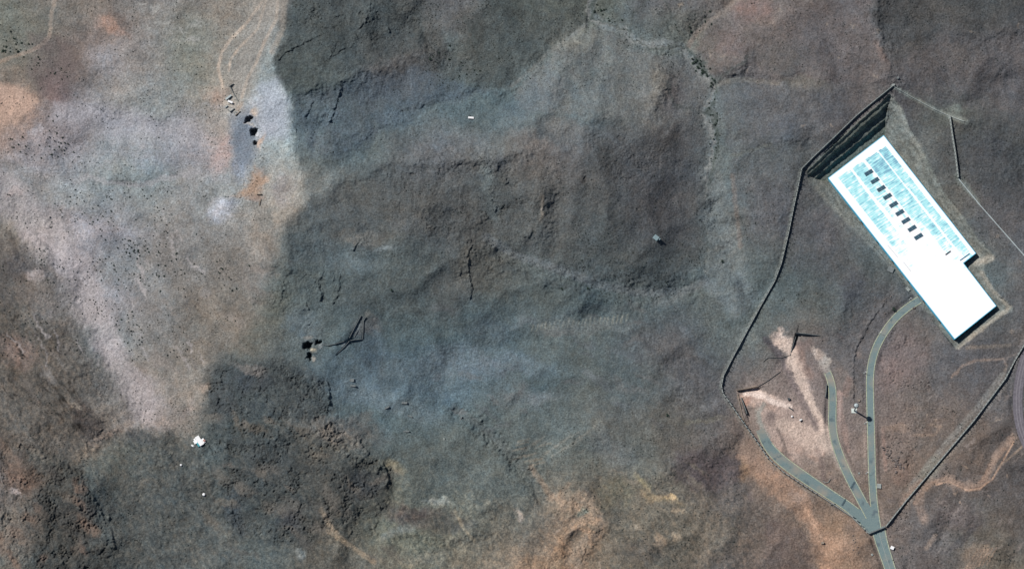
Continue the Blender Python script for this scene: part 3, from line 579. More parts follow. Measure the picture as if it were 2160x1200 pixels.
for k in range(40):
    a, b = random.uniform(1560, 1900), random.uniform(700, 1150); blob(a, b, random.uniform(6, 20), random.uniform(4, 9), random.choice([(140, 122, 112), (104, 94, 92), (96, 84, 82), (150, 128, 114)]), .35, random.uniform(20, 90))
stroke([(-20, 380), (60, 450), (140, 545), (205, 660), (260, 790), (310, 860)], [26, 34, 30, 24, 22, 26], (170, 160, 160), .55, warp=2)
stroke([(130, 240), (260, 262), (400, 280)], [20, 30, 24], (160, 158, 164), .45, warp=2)
stroke([(150, 370), (240, 388), (330, 380), (420, 366)], 5, (158, 156, 158), .5, warp=2)
stroke([(575, -8), (560, 50), (530, 110), (510, 175)], [28, 24, 20, 22], (142, 134, 124), .5, warp=1)
for k in range(60):
    a, b = random.uniform(20, 420), random.uniform(430, 800); L = random.uniform(14, 50); stroke([(a, b), (a+L*.45, b+L*.9)], random.uniform(.8, 2.2), random.choice([(166, 158, 156), (108, 104, 102), (176, 168, 166)]), .4, warp=2)
for k in range(40):
    a, b = random.uniform(120, 460), random.uniform(220, 420); L = random.uniform(20, 60); stroke([(a, b), (a+L, b+L*.12)], random.uniform(.8, 2.0), random.choice([(156, 156, 160), (112, 114, 118)]), .3, warp=2)
blob(1650, 880, 100, 60, (160, 136, 124), .55, 50); blob(1690, 790, 60, 80, (136, 116, 110), .4, -20); stroke([(1600, 850), (1630, 900), (1660, 940), (1690, 1000)], [8, 14, 14, 8], (180, 156, 142), .5, warp=2)
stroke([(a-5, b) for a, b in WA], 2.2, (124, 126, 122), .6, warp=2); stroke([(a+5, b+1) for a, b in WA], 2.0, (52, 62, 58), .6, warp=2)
for p in ([(1508, 182), (1540, 150), (1580, 120)], [(1330, 62), (1350, 20), (1370, -10)], [(1418, 95), (1415, 50), (1400, 0)], [(1498, 250), (1440, 230), (1400, 180)], [(1180, 90), (1150, 60), (1100, 40)], [(1030, 180), (1010, 120), (985, 40)], [(960, 130), (990, 90), (1010, 40)]): stroke(p, 2.2, (58, 66, 64), .55, warp=2)
for k in range(70):
    a, b = random.uniform(1880, 2150), random.uniform(760, 1190); L = random.uniform(8, 30); an = random.uniform(-.9, -.5); stroke([(a, b), (a+L*math.cos(an), b+L*math.sin(an))], random.uniform(.8, 1.8), random.choice([(140, 126, 118), (76, 72, 74)]), .35, warp=2)
blob(1626, 882, 12, 17, (112, 96, 90), .85, 10, warp=1)
stroke([(1612, 850), (1600, 872), (1606, 900), (1622, 922)], 3, (146, 146, 136), .7, warp=1); stroke([(1640, 905), (1652, 930), (1662, 965)], 2.5, (110, 94, 86), .7, warp=1)
stroke([(1585, 832), (1612, 836), (1645, 850), (1668, 858)], [7, 6, 5, 4], (226, 204, 188), .85, warp=2)
stroke([(1650, 895), (1690, 915), (1725, 925), (1750, 942)], [12, 16, 15, 10], (206, 180, 160), .5, warp=2); stroke([(1652, 722), (1672, 760), (1692, 800), (1712, 850), (1740, 915)], [9, 8, 7, 6, 9], (214, 188, 168), .5, warp=2)
stroke([(1640, 962), (1668, 975), (1690, 985)], 4, (104, 92, 86), .5, warp=2); stroke([(1700, 850), (1712, 880), (1722, 905)], 4, (96, 84, 84), .5, warp=1)
stroke([(2134, 928), (2112, 955), (2088, 984), (2078, 1010), (2060, 1028), (2030, 1028), (1997, 1010)], 6, (156, 130, 112), .5, warp=2)
# --- the excavation round the hall
ZR = 6.4; BH = 6.0                                  # roof height and wall height of the hall (floor at z = 0.4)
ROOF = [(1748, 376), (1864, 287), (2057.5, 534), (2031, 554.8), (2100.5, 645), (2014, 714)]
BASE = [(a, b+ZR*2*st_) for a, b in ROOF]
W = window(1680, 170, 2165, 770)
u, v = U[W]+n2x[W]*1.2, V[W]+n2y[W]*1.2
sp = poly_sd(PIT, u, v); sb = -poly_sd(BASE, U[W], V[W])
t = np.clip(sp/(np.maximum(sp, 0)+np.maximum(sb-3, 0)+1e-6), 0, 1)
NW = poly_sd([(1690, 368), (1880, 188), (1870, 240), (1867, 292), (1752, 386)], u, v) > 0
def line_d(ax, ay, bx, by):
    dx, dy = bx-ax, by-ay; L = math.hypot(dx, dy); return ((u-ax)*dy-(v-ay)*dx)/L
dr = np.abs(line_d(1700, 362, 1876, 197)); db = np.abs(line_d(BASE[0][0]-2, BASE[0][1]-3, BASE[1][0]-2, BASE[1][1]-3))
al = np.clip((u-1700)/170, 0, 1)
tn = np.clip(dr/(dr+db+1e-6)+.035*fbm(u/34, v/34, 4, 66)*np.minimum(1, al*3+.2), 0, 1)
ks = np.array([0, .04, .08, .22, .35, .58, .68, .90, .95, 1.0]); kh = np.array([1, .98, .85, .79, .44, .36, .10, .05, .01, 0])
pn_ = np.interp(tn, ks, kh)
ps = np.interp(t+.02*fbm(u/20, v/20, 2, 68), [0, .10, .16, .45, .52, .9, 1.0], [1, .80, .78, .42, .40, .04, 0])
dd, pp, _s = pl_dist(PIT+[PIT[0]], u, v)
rl = samph(np.array([p[0] for p in PIT+[PIT[0]]], float), np.array([p[1] for p in PIT+[PIT[0]]], float))
lvr = np.interp(pp, range(len(rl)), rl)
lvn = 20-6*np.clip((1876-u)/176, 0, 1)
prof = np.where(NW, pn_, ps)
base = H[W]; inside = sp > 0
lvl = np.where(NW, lvn, lvr)
H[W] = np.where(inside, np.where(sb > 3, prof*lvl, 0.0)+.9*fbm(u/16, v/16, 3, 67)*prof*(1-prof)*2, H[W])
# roads and pads: flatten along them
ROADS = {
 'main_road': ([(1852, 1112), (1858, 1140), (1866, 1165), (1875, 1190), (1884, 1222)], [15, 13.5, 12.5, 12, 12]),
 'east_road': ([(1940, 632), (1925, 641), (1908, 652), (1882, 677), (1861, 707), (1848, 731), (1840, 755), (1835.5, 780), (1834.5, 805), (1835.5, 840), (1836, 870), (1837, 900), (1838.5, 960), (1839.5, 1000), (1842, 1050), (1847, 1090), (1852, 1120)], [8.5]*17),
 'middle_road': ([(1730, 756), (1746, 784), (1755, 806), (1757, 840), (1755, 880), (1756, 910), (1765, 945), (1777, 975), (1789, 1003), (1806, 1034), (1822, 1064), (1838, 1094), (1848, 1116)], [7, 7.5, 8.5, 9, 9, 9, 9, 9.5, 9.5, 10, 10, 10, 10]),
 'west_road': ([(1592, 872), (1600, 902), (1618, 940), (1640, 964), (1662, 982), (1708, 1014), (1757, 1047), (1787, 1066), (1815, 1089), (1842, 1116)], [6, 8, 11, 12, 12, 12, 11, 11, 12, 13]),
 'far_road': ([(2176, 715), (2160, 760), (2150, 800), (2146, 840), (2147, 875), (2154, 910), (2172, 950)], [10, 10, 10, 10, 10, 10, 10]),
}
def flatten(pts, hw, f=8):
    us = [p[0] for p in pts]; vs = [p[1] for p in pts]; m = 40
    W = window(min(us)-m, min(vs)-m, max(us)+m, max(vs)+m)
    d, par, side = pl_dist(pts, U[W], V[W])
    lv = samph(np.array(us), np.array(vs)); zz = np.interp(par, range(len(pts)), lv)
    a = 1-sstep(hw, hw+f, d)
    H[W] = H[W]*(1-a)+zz*a
# the junction is one level area, roads share the smooth base height
for nme, (pts, ws) in ROADS.items():
    us = [p[0] for p in pts]; vs = [p[1] for p in pts]
    W = window(min(us)-40, min(vs)-40, max(us)+40, max(vs)+40)
    d, par, side = pl_dist(pts, U[W], V[W]); hw = np.interp(par, range(len(ws)), ws)
    a = 1-sstep(hw+2, hw+10, d)
    H[W] = H[W]*(1-a)+HB[W]*a
def hfield(u, v):
    x, y = ray(u, v, 0.0)
    j = np.clip(np.searchsorted(xs, x)-1, 0, NC-2); i = np.clip(np.searchsorted(ys, y)-1, 0, NR-2)
    fx = (x-xs[j])/(xs[j+1]-xs[j]); fy = (y-ys[i])/(ys[i+1]-ys[i])
    return (H[i, j]*(1-fx)+H[i, j+1]*fx)*(1-fy)+(H[i+1, j]*(1-fx)+H[i+1, j+1]*fx)*fy
def G(u, v, dz=0.0):
    """world point on the ground seen at photo pixel (u, v)"""
    h = float(hfield(u, v)); x, y = ray(u, v, h); return Vector((float(x), float(y), h+dz))
# portals cut into the slope: floor lower on the lower-right side of these lines
def cut(poly, depth, f=2.0):
    us = [p[0] for p in poly]; vs = [p[1] for p in poly]
    W = window(min(us)-12, min(vs)-12, max(us)+12, max(vs)+12)
    H[W] -= depth*sstep(-f, f, poly_sd(poly, U[W], V[W]))
    return
def ramp_cut(edge, depth, fall):
    """sharp drop along edge (upper side), easing back to grade over `fall` px on the lower side"""
    us = [p[0] for p in edge]; vs = [p[1] for p in edge]; m = fall*2
    W = window(min(us)-m, min(vs)-m, max(us)+m, max(vs)+m)
    d, par, side = pl_dist(edge, U[W], V[W])
    dx = edge[-1][0]-edge[0][0]; dy = edge[-1][1]-edge[0][1]; up = 1 if (dx*(-.52)-dy*(-.86)) > 0 else -1
    sd = -d*side*up; n = len(edge)-1
    ww = np.interp(par, [0, n*.15, n*.75, n], [1, 1, .6, .0])
    H[W] -= depth*ww*sstep(-1.5, 1.5, sd)*np.exp(-np.maximum(sd, 0)/fall)
ramp_cut([(1678, 708), (1679, 704), (1732, 709)], 4.0, 14)
ramp_cut([(1679, 705), (1668, 742)], 3.0, 10)
ramp_cut([(1597, 818), (1556, 825)], 2.5, 10)
ramp_cut([(1575, 875), (1563, 838)], 3.5, 10)
ramp_cut([(736, 714), (762, 665)], 1.8, 12)
ramp_cut([(712, 745), (735, 722), (764, 716), (768, 672)], 1.5, 8)
ramp_cut([(726, 720), (706, 726), (691, 729), (680, 726)], 1.4, 8)
ramp_cut([(746, 712), (756, 696)], .6, 5)
blob(752, 692, 8, 18, (108, 118, 122), .6, 20, warp=1); blob(728, 728, 10, 8, (118, 128, 132), .6, -40, warp=1)
blob(775, 662, 6, 10, (118, 118, 110), .5, 20, warp=1)
# ------------------------------------------------------------------ build terrain
def node_mat(name):
    m = bpy.data.materials.new(name); m.use_nodes = True
    return m, m.node_tree.nodes, m.node_tree.links, m.node_tree.nodes['Principled BSDF']
GAIN = .985
def ground_material():
    m, N, L, b = node_mat('desert_soil')
    at = N.new('ShaderNodeAttribute'); at.attribute_name = 'soil'
    tc = N.new('ShaderNodeTexCoord')
    n1 = N.new('ShaderNodeTexNoise'); n1.inputs['Scale'].default_value = .62; n1.inputs['Detail'].default_value = 4; n1.inputs['Roughness'].default_value = .7
    L.new(tc.outputs['Object'], n1.inputs['Vector'])
    mr = N.new('ShaderNodeMapRange'); mr.inputs[1].default_value = .3; mr.inputs[2].default_value = .7; mr.inputs[3].default_value = .56; mr.inputs[4].default_value = 1.46
    L.new(n1.outputs['Fac'], mr.inputs[0])
    mx = N.new('ShaderNodeVectorMath'); mx.operation = 'MULTIPLY'
    L.new(at.outputs['Color'], mx.inputs[0]); L.new(mr.outputs[0], mx.inputs[1])
    L.new(mx.outputs[0], b.inputs['Base Color'])
    b.inputs['Roughness'].default_value = 1; b.inputs['Specular IOR Level'].default_value = 0.05
    bp = N.new('ShaderNodeBump'); bp.inputs['Strength'].default_value = 1; bp.inputs['Distance'].default_value = .5
    L.new(n1.outputs['Fac'], bp.inputs['Height']); L.new(bp.outputs[0], b.inputs['Normal'])
    return m
def build_ground():
    k = H/CAM[2]
    PX = X0*(1-k)+CAM[0]*k; PY = Y0*(1-k)+CAM[1]*k
    co = np.stack([PX, PY, H], -1).reshape(-1, 3).astype(np.float32)
    idx = np.arange(NR*NC).reshape(NR, NC)
    q = np.stack([idx[:-1, :-1], idx[:-1, 1:], idx[1:, 1:], idx[1:, :-1]], -1).reshape(-1, 4).astype(np.int32)
    me = bpy.data.meshes.new('ground')
    me.vertices.add(len(co)); me.vertices.foreach_set('co', co.ravel())
    me.loops.add(q.size); me.loops.foreach_set('vertex_index', q.ravel())
    me.polygons.add(len(q)); me.polygons.foreach_set('loop_start', np.arange(0, q.size, 4, dtype=np.int32)); me.polygons.foreach_set('loop_total', np.full(len(q), 4, np.int32))
    me.update(calc_edges=True)
    ca = me.color_attributes.new('soil', 'FLOAT_COLOR', 'POINT')
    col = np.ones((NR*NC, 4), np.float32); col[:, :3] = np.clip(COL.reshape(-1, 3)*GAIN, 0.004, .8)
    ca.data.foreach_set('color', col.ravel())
    me.polygons.foreach_set('use_smooth', np.ones(len(q), bool))
    me.materials.append(ground_material())
    o = bpy.data.objects.new('ground', me); C.objects.link(o); o['kind'] = 'structure'
    return o
# ------------------------------------------------------------------ helpers for things
def mat(name, rgb, rough=.8, var=.12, scale=.6, metal=0, srgb=True):
    m, N, L, b = node_mat(name)
    c = s2l(rgb) if srgb else np.array(rgb)
    tc = N.new('ShaderNodeTexCoord'); n = N.new('ShaderNodeTexNoise'); n.inputs['Scale'].default_value = scale; n.inputs['Detail'].default_value = 5
    L.new(tc.outputs['Object'], n.inputs['Vector'])
    r = N.new('ShaderNodeValToRGB'); r.color_ramp.elements[0].position = .3; r.color_ramp.elements[1].position = .7
    r.color_ramp.elements[0].color = (*[float(max(0, x*(1-var*1.6))) for x in c], 1); r.color_ramp.elements[1].color = (*[float(min(.95, x*(1+var))) for x in c], 1)
    L.new(n.outputs['Fac'], r.inputs[0]); L.new(r.outputs[0], b.inputs['Base Color'])
    b.inputs['Roughness'].default_value = rough; b.inputs['Metallic'].default_value = metal; b.inputs['Specular IOR Level'].default_value = .2
    return m
def road_mat():
    m, N, L, b = node_mat('dusty_asphalt'); tc = N.new('ShaderNodeTexCoord')
    def noi(sc, lo, hi, det=5):
        n = N.new('ShaderNodeTexNoise'); n.inputs['Scale'].default_value = sc; n.inputs['Detail'].default_value = det; L.new(tc.outputs['Object'], n.inputs['Vector'])
        r = N.new('ShaderNodeMapRange'); r.inputs[1].default_value = lo; r.inputs[2].default_value = hi; L.new(n.outputs['Fac'], r.inputs[0]); return r
    def mix(a, bb, f):
        x = N.new('ShaderNodeMix'); x.data_type = 'RGBA'; L.new(f.outputs[0], x.inputs[0])
        for k, c in ((6, a), (7, bb)):
            if isinstance(c, tuple): x.inputs[k].default_value = (*[float(q) for q in s2l(c)], 1)
            else: L.new(c, x.inputs[k])
        return x.outputs[2]
    c1 = mix((104, 124, 126), (124, 138, 136), noi(.9, .3, .7)); c2 = mix(c1, (148, 142, 130), noi(.045, .5, .72, 8)); c3 = mix(c2, (96, 110, 114), noi(.12, .58, .68, 3))
    L.new(c3, b.inputs['Base Color']); b.inputs['Roughness'].default_value = .95; b.inputs['Specular IOR Level'].default_value = .1; return m
M = dict(
        asphalt=road_mat(), line=mat('faded_edge_paint', (176, 180, 152), .9, .25, .8),
    gravelroad=mat('compacted_gravel', (112, 108, 114), 1, .15, .4), conc=mat('pale_concrete', (150, 156, 152), .9, .12, .4),
    concd=mat('grey_concrete', (118, 124, 124), .9, .15, .5), white=mat('white_metal', (.86, .86, .85), .6, .04, .2, srgb=False),
    blue=mat('blue_cladding', (.12, .42, .58), .6, .1, .2, srgb=False), dark=mat('dark_glazing', (62, 92, 108), .5, .12, .5),
    frame=mat('grey_blue_frame', (110, 130, 140), .6, .1), steel=mat('dark_steel', (70, 78, 82), .6, .1), light=mat('light_steel', (175, 185, 185), .5, .06),
    rock=mat('brown_rock', (112, 104, 100), .95, .3, 1.2), leaf=mat('dusty_green_leaf', (74, 90, 80), .9, .4, 1.5), hut=mat('teal_grey_sheet', (128, 148, 152), .7, .12, .5),
    patchd=mat('dark_asphalt_patch', (76, 92, 98), .95, .15), stone=mat('tan_stone', (150, 138, 124), .95, .15), pink=mat('pink_plaster', (180, 140, 130), .9, .1),
    vehicle=mat('white_car_paint', (.8, .8, .78), .4, .03, srgb=False), glass=mat('dark_window_glass', (40, 46, 52), .2, .05), tyre=mat('black_rubber', (30, 30, 32), .9, .1))
def link(name, bm, m, parent=None, smooth=False, loc=None):
    me = bpy.data.meshes.new(name); bm.normal_update(); bm.to_mesh(me); bm.free(); me.materials.append(m)
    if smooth: me.polygons.foreach_set('use_smooth', [True]*len(me.polygons))
    o = bpy.data.objects.new(name, me); C.objects.link(o)
    if parent: o.parent = parent
    if loc is not None: o.location = loc
    return o
def tag(o, label, cat, group=None, kind=None):
    o['label'] = label; o['category'] = cat
    if group: o['group'] = group
    if kind: o['kind'] = kind
    return o
def thing(name, label, cat, loc=(0, 0, 0), rz=0, group=None):
    o = bpy.data.objects.new(name, None); C.objects.link(o); o.location = loc; o.rotation_euler = (0, 0, rz)
    o.empty_display_size = .5
    return tag(o, label, cat, group)
def prism(bm, pts, z0, z1):
    """pts: list of (x, y), counter-clockwise or not; z may be lists"""
    n = len(pts); a = z0 if hasattr(z0, '__len__') else [z0]*n; b = z1 if hasattr(z1, '__len__') else [z1]*n
    lo = [bm.verts.new((p[0], p[1], a[i])) for i, p in enumerate(pts)]; hi = [bm.verts.new((p[0], p[1], b[i])) for i, p in enumerate(pts)]
    bm.faces.new(hi); bm.faces.new(lo[::-1])
    for i in range(n): bm.faces.new((lo[i], lo[(i+1) % n], hi[(i+1) % n], hi[i]))
    bmesh.ops.recalc_face_normals(bm, faces=bm.faces[:])
def box(bm, cx, cy, z0, sx, sy, sz, rz=0, bev=0):
    r = bmesh.ops.create_cube(bm, size=1, matrix=Matrix.Translation((cx, cy, z0+sz/2))@Matrix.Rotation(rz, 4, 'Z')@Matrix.Diagonal((sx, sy, sz, 1)))
    if bev:
        es = list({e for vv in r['verts'] for e in vv.link_edges}); bmesh.ops.bevel(bm, geom=es, offset=bev, segments=2, affect='EDGES')
def cyl(bm, cx, cy, z0, r, h, r2=None, seg=16):
    bmesh.ops.create_cone(bm, cap_ends=True, segments=seg, radius1=r, radius2=r if r2 is None else r2, depth=h, matrix=Matrix.Translation((cx, cy, z0+h/2)))
def resample(pts, d=8.0, ws=None):
    out = []; wo = []
    for i in range(len(pts)-1):
        n = max(1, int(round(math.hypot(pts[i+1][0]-pts[i][0], pts[i+1][1]-pts[i][1])/d)))
        for k in range(n):
            t = k/n; out.append((pts[i][0]+(pts[i+1][0]-pts[i][0])*t, pts[i][1]+(pts[i+1][1]-pts[i][1])*t))
            if ws: wo.append(ws[i]+(ws[i+1]-ws[i])*t)
    out.append(pts[-1]);
    if ws: wo.append(ws[-1]); return out, wo
    return out
def smoothline(pts, ws):
    p, w_ = resample(pts, 6, ws); p = np.array(p, float); w_ = np.array(w_, float)
    for it in range(14):
        p[1:-1] = .25*p[:-2]+.5*p[1:-1]+.25*p[2:]; w_[1:-1] = .25*w_[:-2]+.5*w_[1:-1]+.25*w_[2:]
    return [tuple(a) for a in p], list(w_)
def ribbon(name, pts, ws, m, dz, across=5, off=0.0, kind='structure', dip=0):
    """a sheet of paving that follows the ground; ws half widths, off shifts sideways (px, + = right of travel)"""
    bm = bmesh.new(); rows = []
    n = len(pts)
    for i, (a, b) in enumerate(pts):
        q = pts[min(i+1, n-1)]; p = pts[max(i-1, 0)]; dx, dy = q[0]-p[0], q[1]-p[1]; L = math.hypot(dx, dy)
        nx, ny = -dy/L, dx/L
        o_ = off[i] if hasattr(off, '__len__') else off
        rows.append([bm.verts.new(GB(a+nx*(o_+ws[i]*s), b+ny*(o_+ws[i]*s), dz-(.55*max(0, 1-i/dip) if dip else 0))) for s in np.linspace(-1, 1, across)])
    for i in range(n-1):
        for j in range(across-1): bm.faces.new((rows[i][j], rows[i+1][j], rows[i+1][j+1], rows[i][j+1]))
    bmesh.ops.recalc_face_normals(bm, faces=bm.faces[:])
    if bm.faces[:] and sum(f.normal.z for f in bm.faces) < 0: bmesh.ops.reverse_faces(bm, faces=bm.faces[:])
    o = link(name, bm, m, smooth=True); o['kind'] = kind
    return o
def GB(u, v, dz=0.0):
    h = float(hfield(u, v)); x, y = ray(u, v, h+dz); return Vector((float(x), float(y), h+dz))
# ------------------------------------------------------------------ roads
build_ground()
dz = .10
sm = {k: smoothline(*v_) for k, v_ in ROADS.items()}
for k, nm in [('west_road', 'road'), ('middle_road', 'road'), ('east_road', 'road'), ('main_road', 'road'), ('far_road', 'gravel_road')]:
    p, w_ = sm[k]; ribbon(nm, p, w_, M['gravelroad'] if k == 'far_road' else M['asphalt'], dz, 9, dip=0 if k in ('main_road', 'far_road', 'east_road') else 7); dz += .03
p, w_ = sm['west_road']
def edge_line(k, side, i0, i1, hw=.7):
    p, w_ = sm[k]; i0 = int(i0*len(p)); i1 = int(i1*len(p)); i1 = min(i1, len(p))
    ribbon('road_marking', p[i0:i1], [hw]*(i1-i0), M['line'], .30, 2, [side*(x-1.2) for x in w_[i0:i1]])
for a in [('east_road', 1, 0, .90), ('east_road', -1, 0, 1), ('middle_road', 1, .08, .93), ('middle_road', -1, .08, .86), ('west_road', 1, .12, .97),
          ('west_road', -1, .2, .88), ('main_road', 1, .1, 1), ('main_road', -1, .0, 1)]: edge_line(*a)
p, w_ = sm['main_road']; ribbon('road_marking', p[2:], [.5]*(len(p)-2), M['conc'], .30, 2)
p, w_ = sm['far_road']; ribbon('road_marking', p, [.8]*len(p), mat('pale_wheel_track', (134, 130, 134), 1), .30, 2, 3.0)
ribbon('road_marking', p, [.8]*len(p), bpy.data.materials['pale_wheel_track'], .30, 2, -3.0)
for (a, b, lab) in [((1803, 1016), (1794, 1030), 'dark speed bump across the middle road above the junction'), ((1784, 1052), (1776, 1066), 'dark speed bump across the left road above the junction')]:
    bm = bmesh.new(); A = GB(*a); B = GB(*b); d = (B-A).normalized(); nrm = Vector((-d.y, d.x, 0))*1.0
    for s0, s1, z0, z1 in [(-1, -.4, .12, .24), (-.4, .4, .24, .24), (.4, 1, .24, .12)]:
        bm.faces.new([bm.verts.new(q) for q in (A+nrm*s0+Vector((0, 0, z0+.1)), B+nrm*s0+Vector((0, 0, z0+.1)), B+nrm*s1+Vector((0, 0, z1+.1)), A+nrm*s1+Vector((0, 0, z1+.1)))])
    bmesh.ops.remove_doubles(bm, verts=bm.verts, dist=.01)
    tag(link('speed_bump', bm, M['patchd']), lab, 'speed bump', 'speed bumps near the junction')
# ------------------------------------------------------------------ walls
def post_mesh():
    bm = bmesh.new(); box(bm, 0, 0, -.5, .5, 1.5, 3.9, 0, .06); box(bm, 0, 0, 3.4, .7, 1.7, .16)
    me = bpy.data.meshes.new('post'); bm.to_mesh(me); bm.free(); me.materials.append(M['concd']); return me
PM = post_mesh()
def wall(name, label, cat, pts, h=3.0, th=.9, m=None, posts=0, group=None, hs=None, step=8, gapped=False):
    """swept wall that follows the ground. hs: height at each given point"""
    m = m or M['conc']
    if hs: P, Hh = resample(pts, step, hs)
    else: P = resample(pts, step); Hh = [h]*len(P)
    W3 = [GB(*q) for q in P]; o0 = W3[0].copy()
    t = thing(name, label, cat, o0, 0, group)
    bm = bmesh.new(); n = len(W3)
    ring = []
    for i, q in enumerate(W3):
        a = W3[max(i-1, 0)]; b = W3[min(i+1, n-1)]; d = (b-a); d.z = 0; d.normalize(); nn = Vector((-d.y, d.x, 0))*th*.5
        z = Vector((0, 0, Hh[i])); e = Vector((0, 0, -1.0)); c = q-o0
        ring.append([bm.verts.new(c+nn*1.5+e), bm.verts.new(c+nn+z*.35), bm.verts.new(c+nn*.8+z), bm.verts.new(c-nn*.8+z), bm.verts.new(c-nn+z*.35), bm.verts.new(c-nn*1.5+e)])
    for i in range(n-1):
        for j in range(6): bm.faces.new((ring[i][j], ring[i][(j+1) % 6], ring[i+1][(j+1) % 6], ring[i+1][j]))
    bm.faces.new(ring[0]); bm.faces.new(ring[-1][::-1]); bmesh.ops.recalc_face_normals(bm, faces=bm.faces[:])
    link('wall_run' if posts else 'panel', bm, m, t)
    if posts:
        acc = 0; cnt = 0
        for i in range(n-1):
            L = (W3[i+1]-W3[i]).length; x = posts-acc
            while x < L and cnt < 98:
                q = W3[i].lerp(W3[i+1], x/L)-o0; o = bpy.data.objects.new('post', PM); C.objects.link(o); o.parent = t
                o.location = q; d = W3[i+1]-W3[i]; o.rotation_euler = (0, 0, math.atan2(d.y, d.x)); x += posts; cnt += 1
            acc = (acc+L) % posts
    return t
wall('perimeter_wall', 'long pale concrete perimeter wall with buttress posts curving down the left side of the compound', 'wall', WEST, 2.6, .7, posts=5.6)
wall('perimeter_wall', 'straight concrete perimeter wall with dark shadowed side running from the gate to the right edge', 'wall', [(1868, 1111), (1910, 1058), (1987, 967), (2053, 889), (2120, 800), (2140, 762), (2166, 718)], 2.6, 1.1, M['conc'], posts=4.5)
wall('perimeter_wall', 'short post-lined perimeter wall right of the white hall, above the bend', 'wall', [(2003, 246), (2008, 283), (2015, 327), (2021, 376)], 3.4, 1.0, M['conc'], posts=4.2)
wall('perimeter_wall', 'thin pale perimeter wall running diagonally to the right edge beside the white hall', 'wall', [(2022, 378), (2065, 431), (2110, 482), (2168, 548)], 1.0, .8, M['light'])
wall('boundary_bank_wall', 'low overgrown stone wall from the top corner of the hall cutting to the pale slide', 'wall', [(1886, 184), (1920, 204), (1970, 231), (2003, 246), (2034, 257)], 1.0, 1.0, M['conc'])
t = wall('gate_wall', 'dark gate wall crossing the road where all the roads meet', 'gate', [(1832, 1126), (1866, 1112)], 3.0, 1.6, M['concd'], posts=5.5)
fence = wall('road_fence', 'thin white fence along the outer edge of the left road near the gate', 'fence', [(1790, 1082), (1806, 1097), (1829, 1124)], 1.4, .3, M['light'], posts=6)
# retaining walls
RW = [
 ('dark retaining wall tapering to the right above the upper sand-filled portal', [(1679, 704.5), (1700, 705.5), (1731, 708)], [4.5, 3, .5]),
 ('dark slanting retaining wall on the left of the upper sand-filled portal', [(1678, 712), (1674, 724), (1668, 743)], [4, 2.8, .8]),
 ('pale-topped retaining wall above the lower sandy portal', [(1554, 824), (1575, 820.5), (1597, 816)], [2.4, 2.6, 2.6]),
 ('curved dark retaining wall left of the lower sandy portal', [(1563, 838), (1569, 855), (1575, 874)], [1.2, 3, 3.6]),
 ('low pale wall beside the curved retaining wall, next to the perimeter', [(1556, 830), (1561, 855), (1565, 874), (1574, 900)], [1, 1, 1, .6]),
 ('dark roadside wall just left of the middle road', [(1743, 811), (1742.5, 825), (1741, 838)], [2.4, 2.6, 2.2]),
 ('long straight dark trench wall pointing up to the right by the middle holes', [(762, 666), (750, 688), (737, 713)], [3, 3, 2.6]),
 ('dark trench wall bending down at the right edge of the forked cutting', [(772, 669), (767, 677), (765, 715)], [2.6, 2.0, 1.6]),
 ('thick dark trench wall along the bottom of the forked cutting', [(764, 716), (750, 717), (739, 719)], [2.6, 3, 2.8]),
 ('dark trench wall running down to the left from the fork', [(737, 720), (727, 731), (711, 746)], [2.8, 1.8, .5]),
 ('curved dark trench wall between the fork and the blast holes', [(726, 720), (707, 726), (692, 729), (682, 727)], [2.2, 3, 2.6, 1]),
 ('short thin wall inside the forked cutting', [(755, 697), (747, 712)], [1.4, 1.0]),
 ('long straight low wall beside the white trailer at the upper left', [(486, 185), (495, 202), (503, 214)], [2.2, 1.1, .8]),
 ('stubby dark wall at the head of the long low wall, upper left', [(484, 184), (493, 178)], [2.4, 1.6]),
]
for lab, pts, hs in RW:
    wall('retaining_wall', lab, 'wall', pts, th=.5, m=M['concd'] if 'pale' not in lab else M['stone'], hs=[x*(.55 if 'trench' in lab or 'cutting' in lab else 1) for x in hs], step=5)
wall('wire_fence', 'thin dark fence line trailing left from the upper portal', 'fence', [(1668, 745), (1667, 749), (1648, 755), (1619, 755), (1610, 763)], .7, .35, M['steel'])
wall('wire_fence', 'thin dark fence line climbing right from the lower portal', 'fence', [(1598, 816), (1620, 803), (1646, 784)], .7, .35, M['steel'])
wall('barrier', 'small curved pale barrier above the left road', 'barrier', [(1736, 1014), (1741, 1018), (1747, 1017), (1751, 1010)], .8, .5, M['conc'])
wall('culvert_wall', 'short dark culvert wall at the lower edge of the left road', 'wall', [(1752, 1065), (1761, 1062)], 1.6, .6, M['concd'])
# ------------------------------------------------------------------ the hall
def Wd(u, v, z): x, y = ray(u, v, z); return Vector((float(x), float(y), z))
Z0 = .35
RP = [Wd(a, b, ZR) for a, b in ROOF]
O = RP[0].copy(); O.z = Z0
hall = thing('industrial_hall', 'huge white flat-roofed hall in the rock cutting, notched at its right side, with blue walls', 'building', O)
def rel(p): return p-O
bm = bmesh.new(); prism(bm, [(rel(q).x*.9985, rel(q).y*.9985) for q in RP], -1.2, ZR-Z0-.5); link('wall', bm, M['blue'], hall)
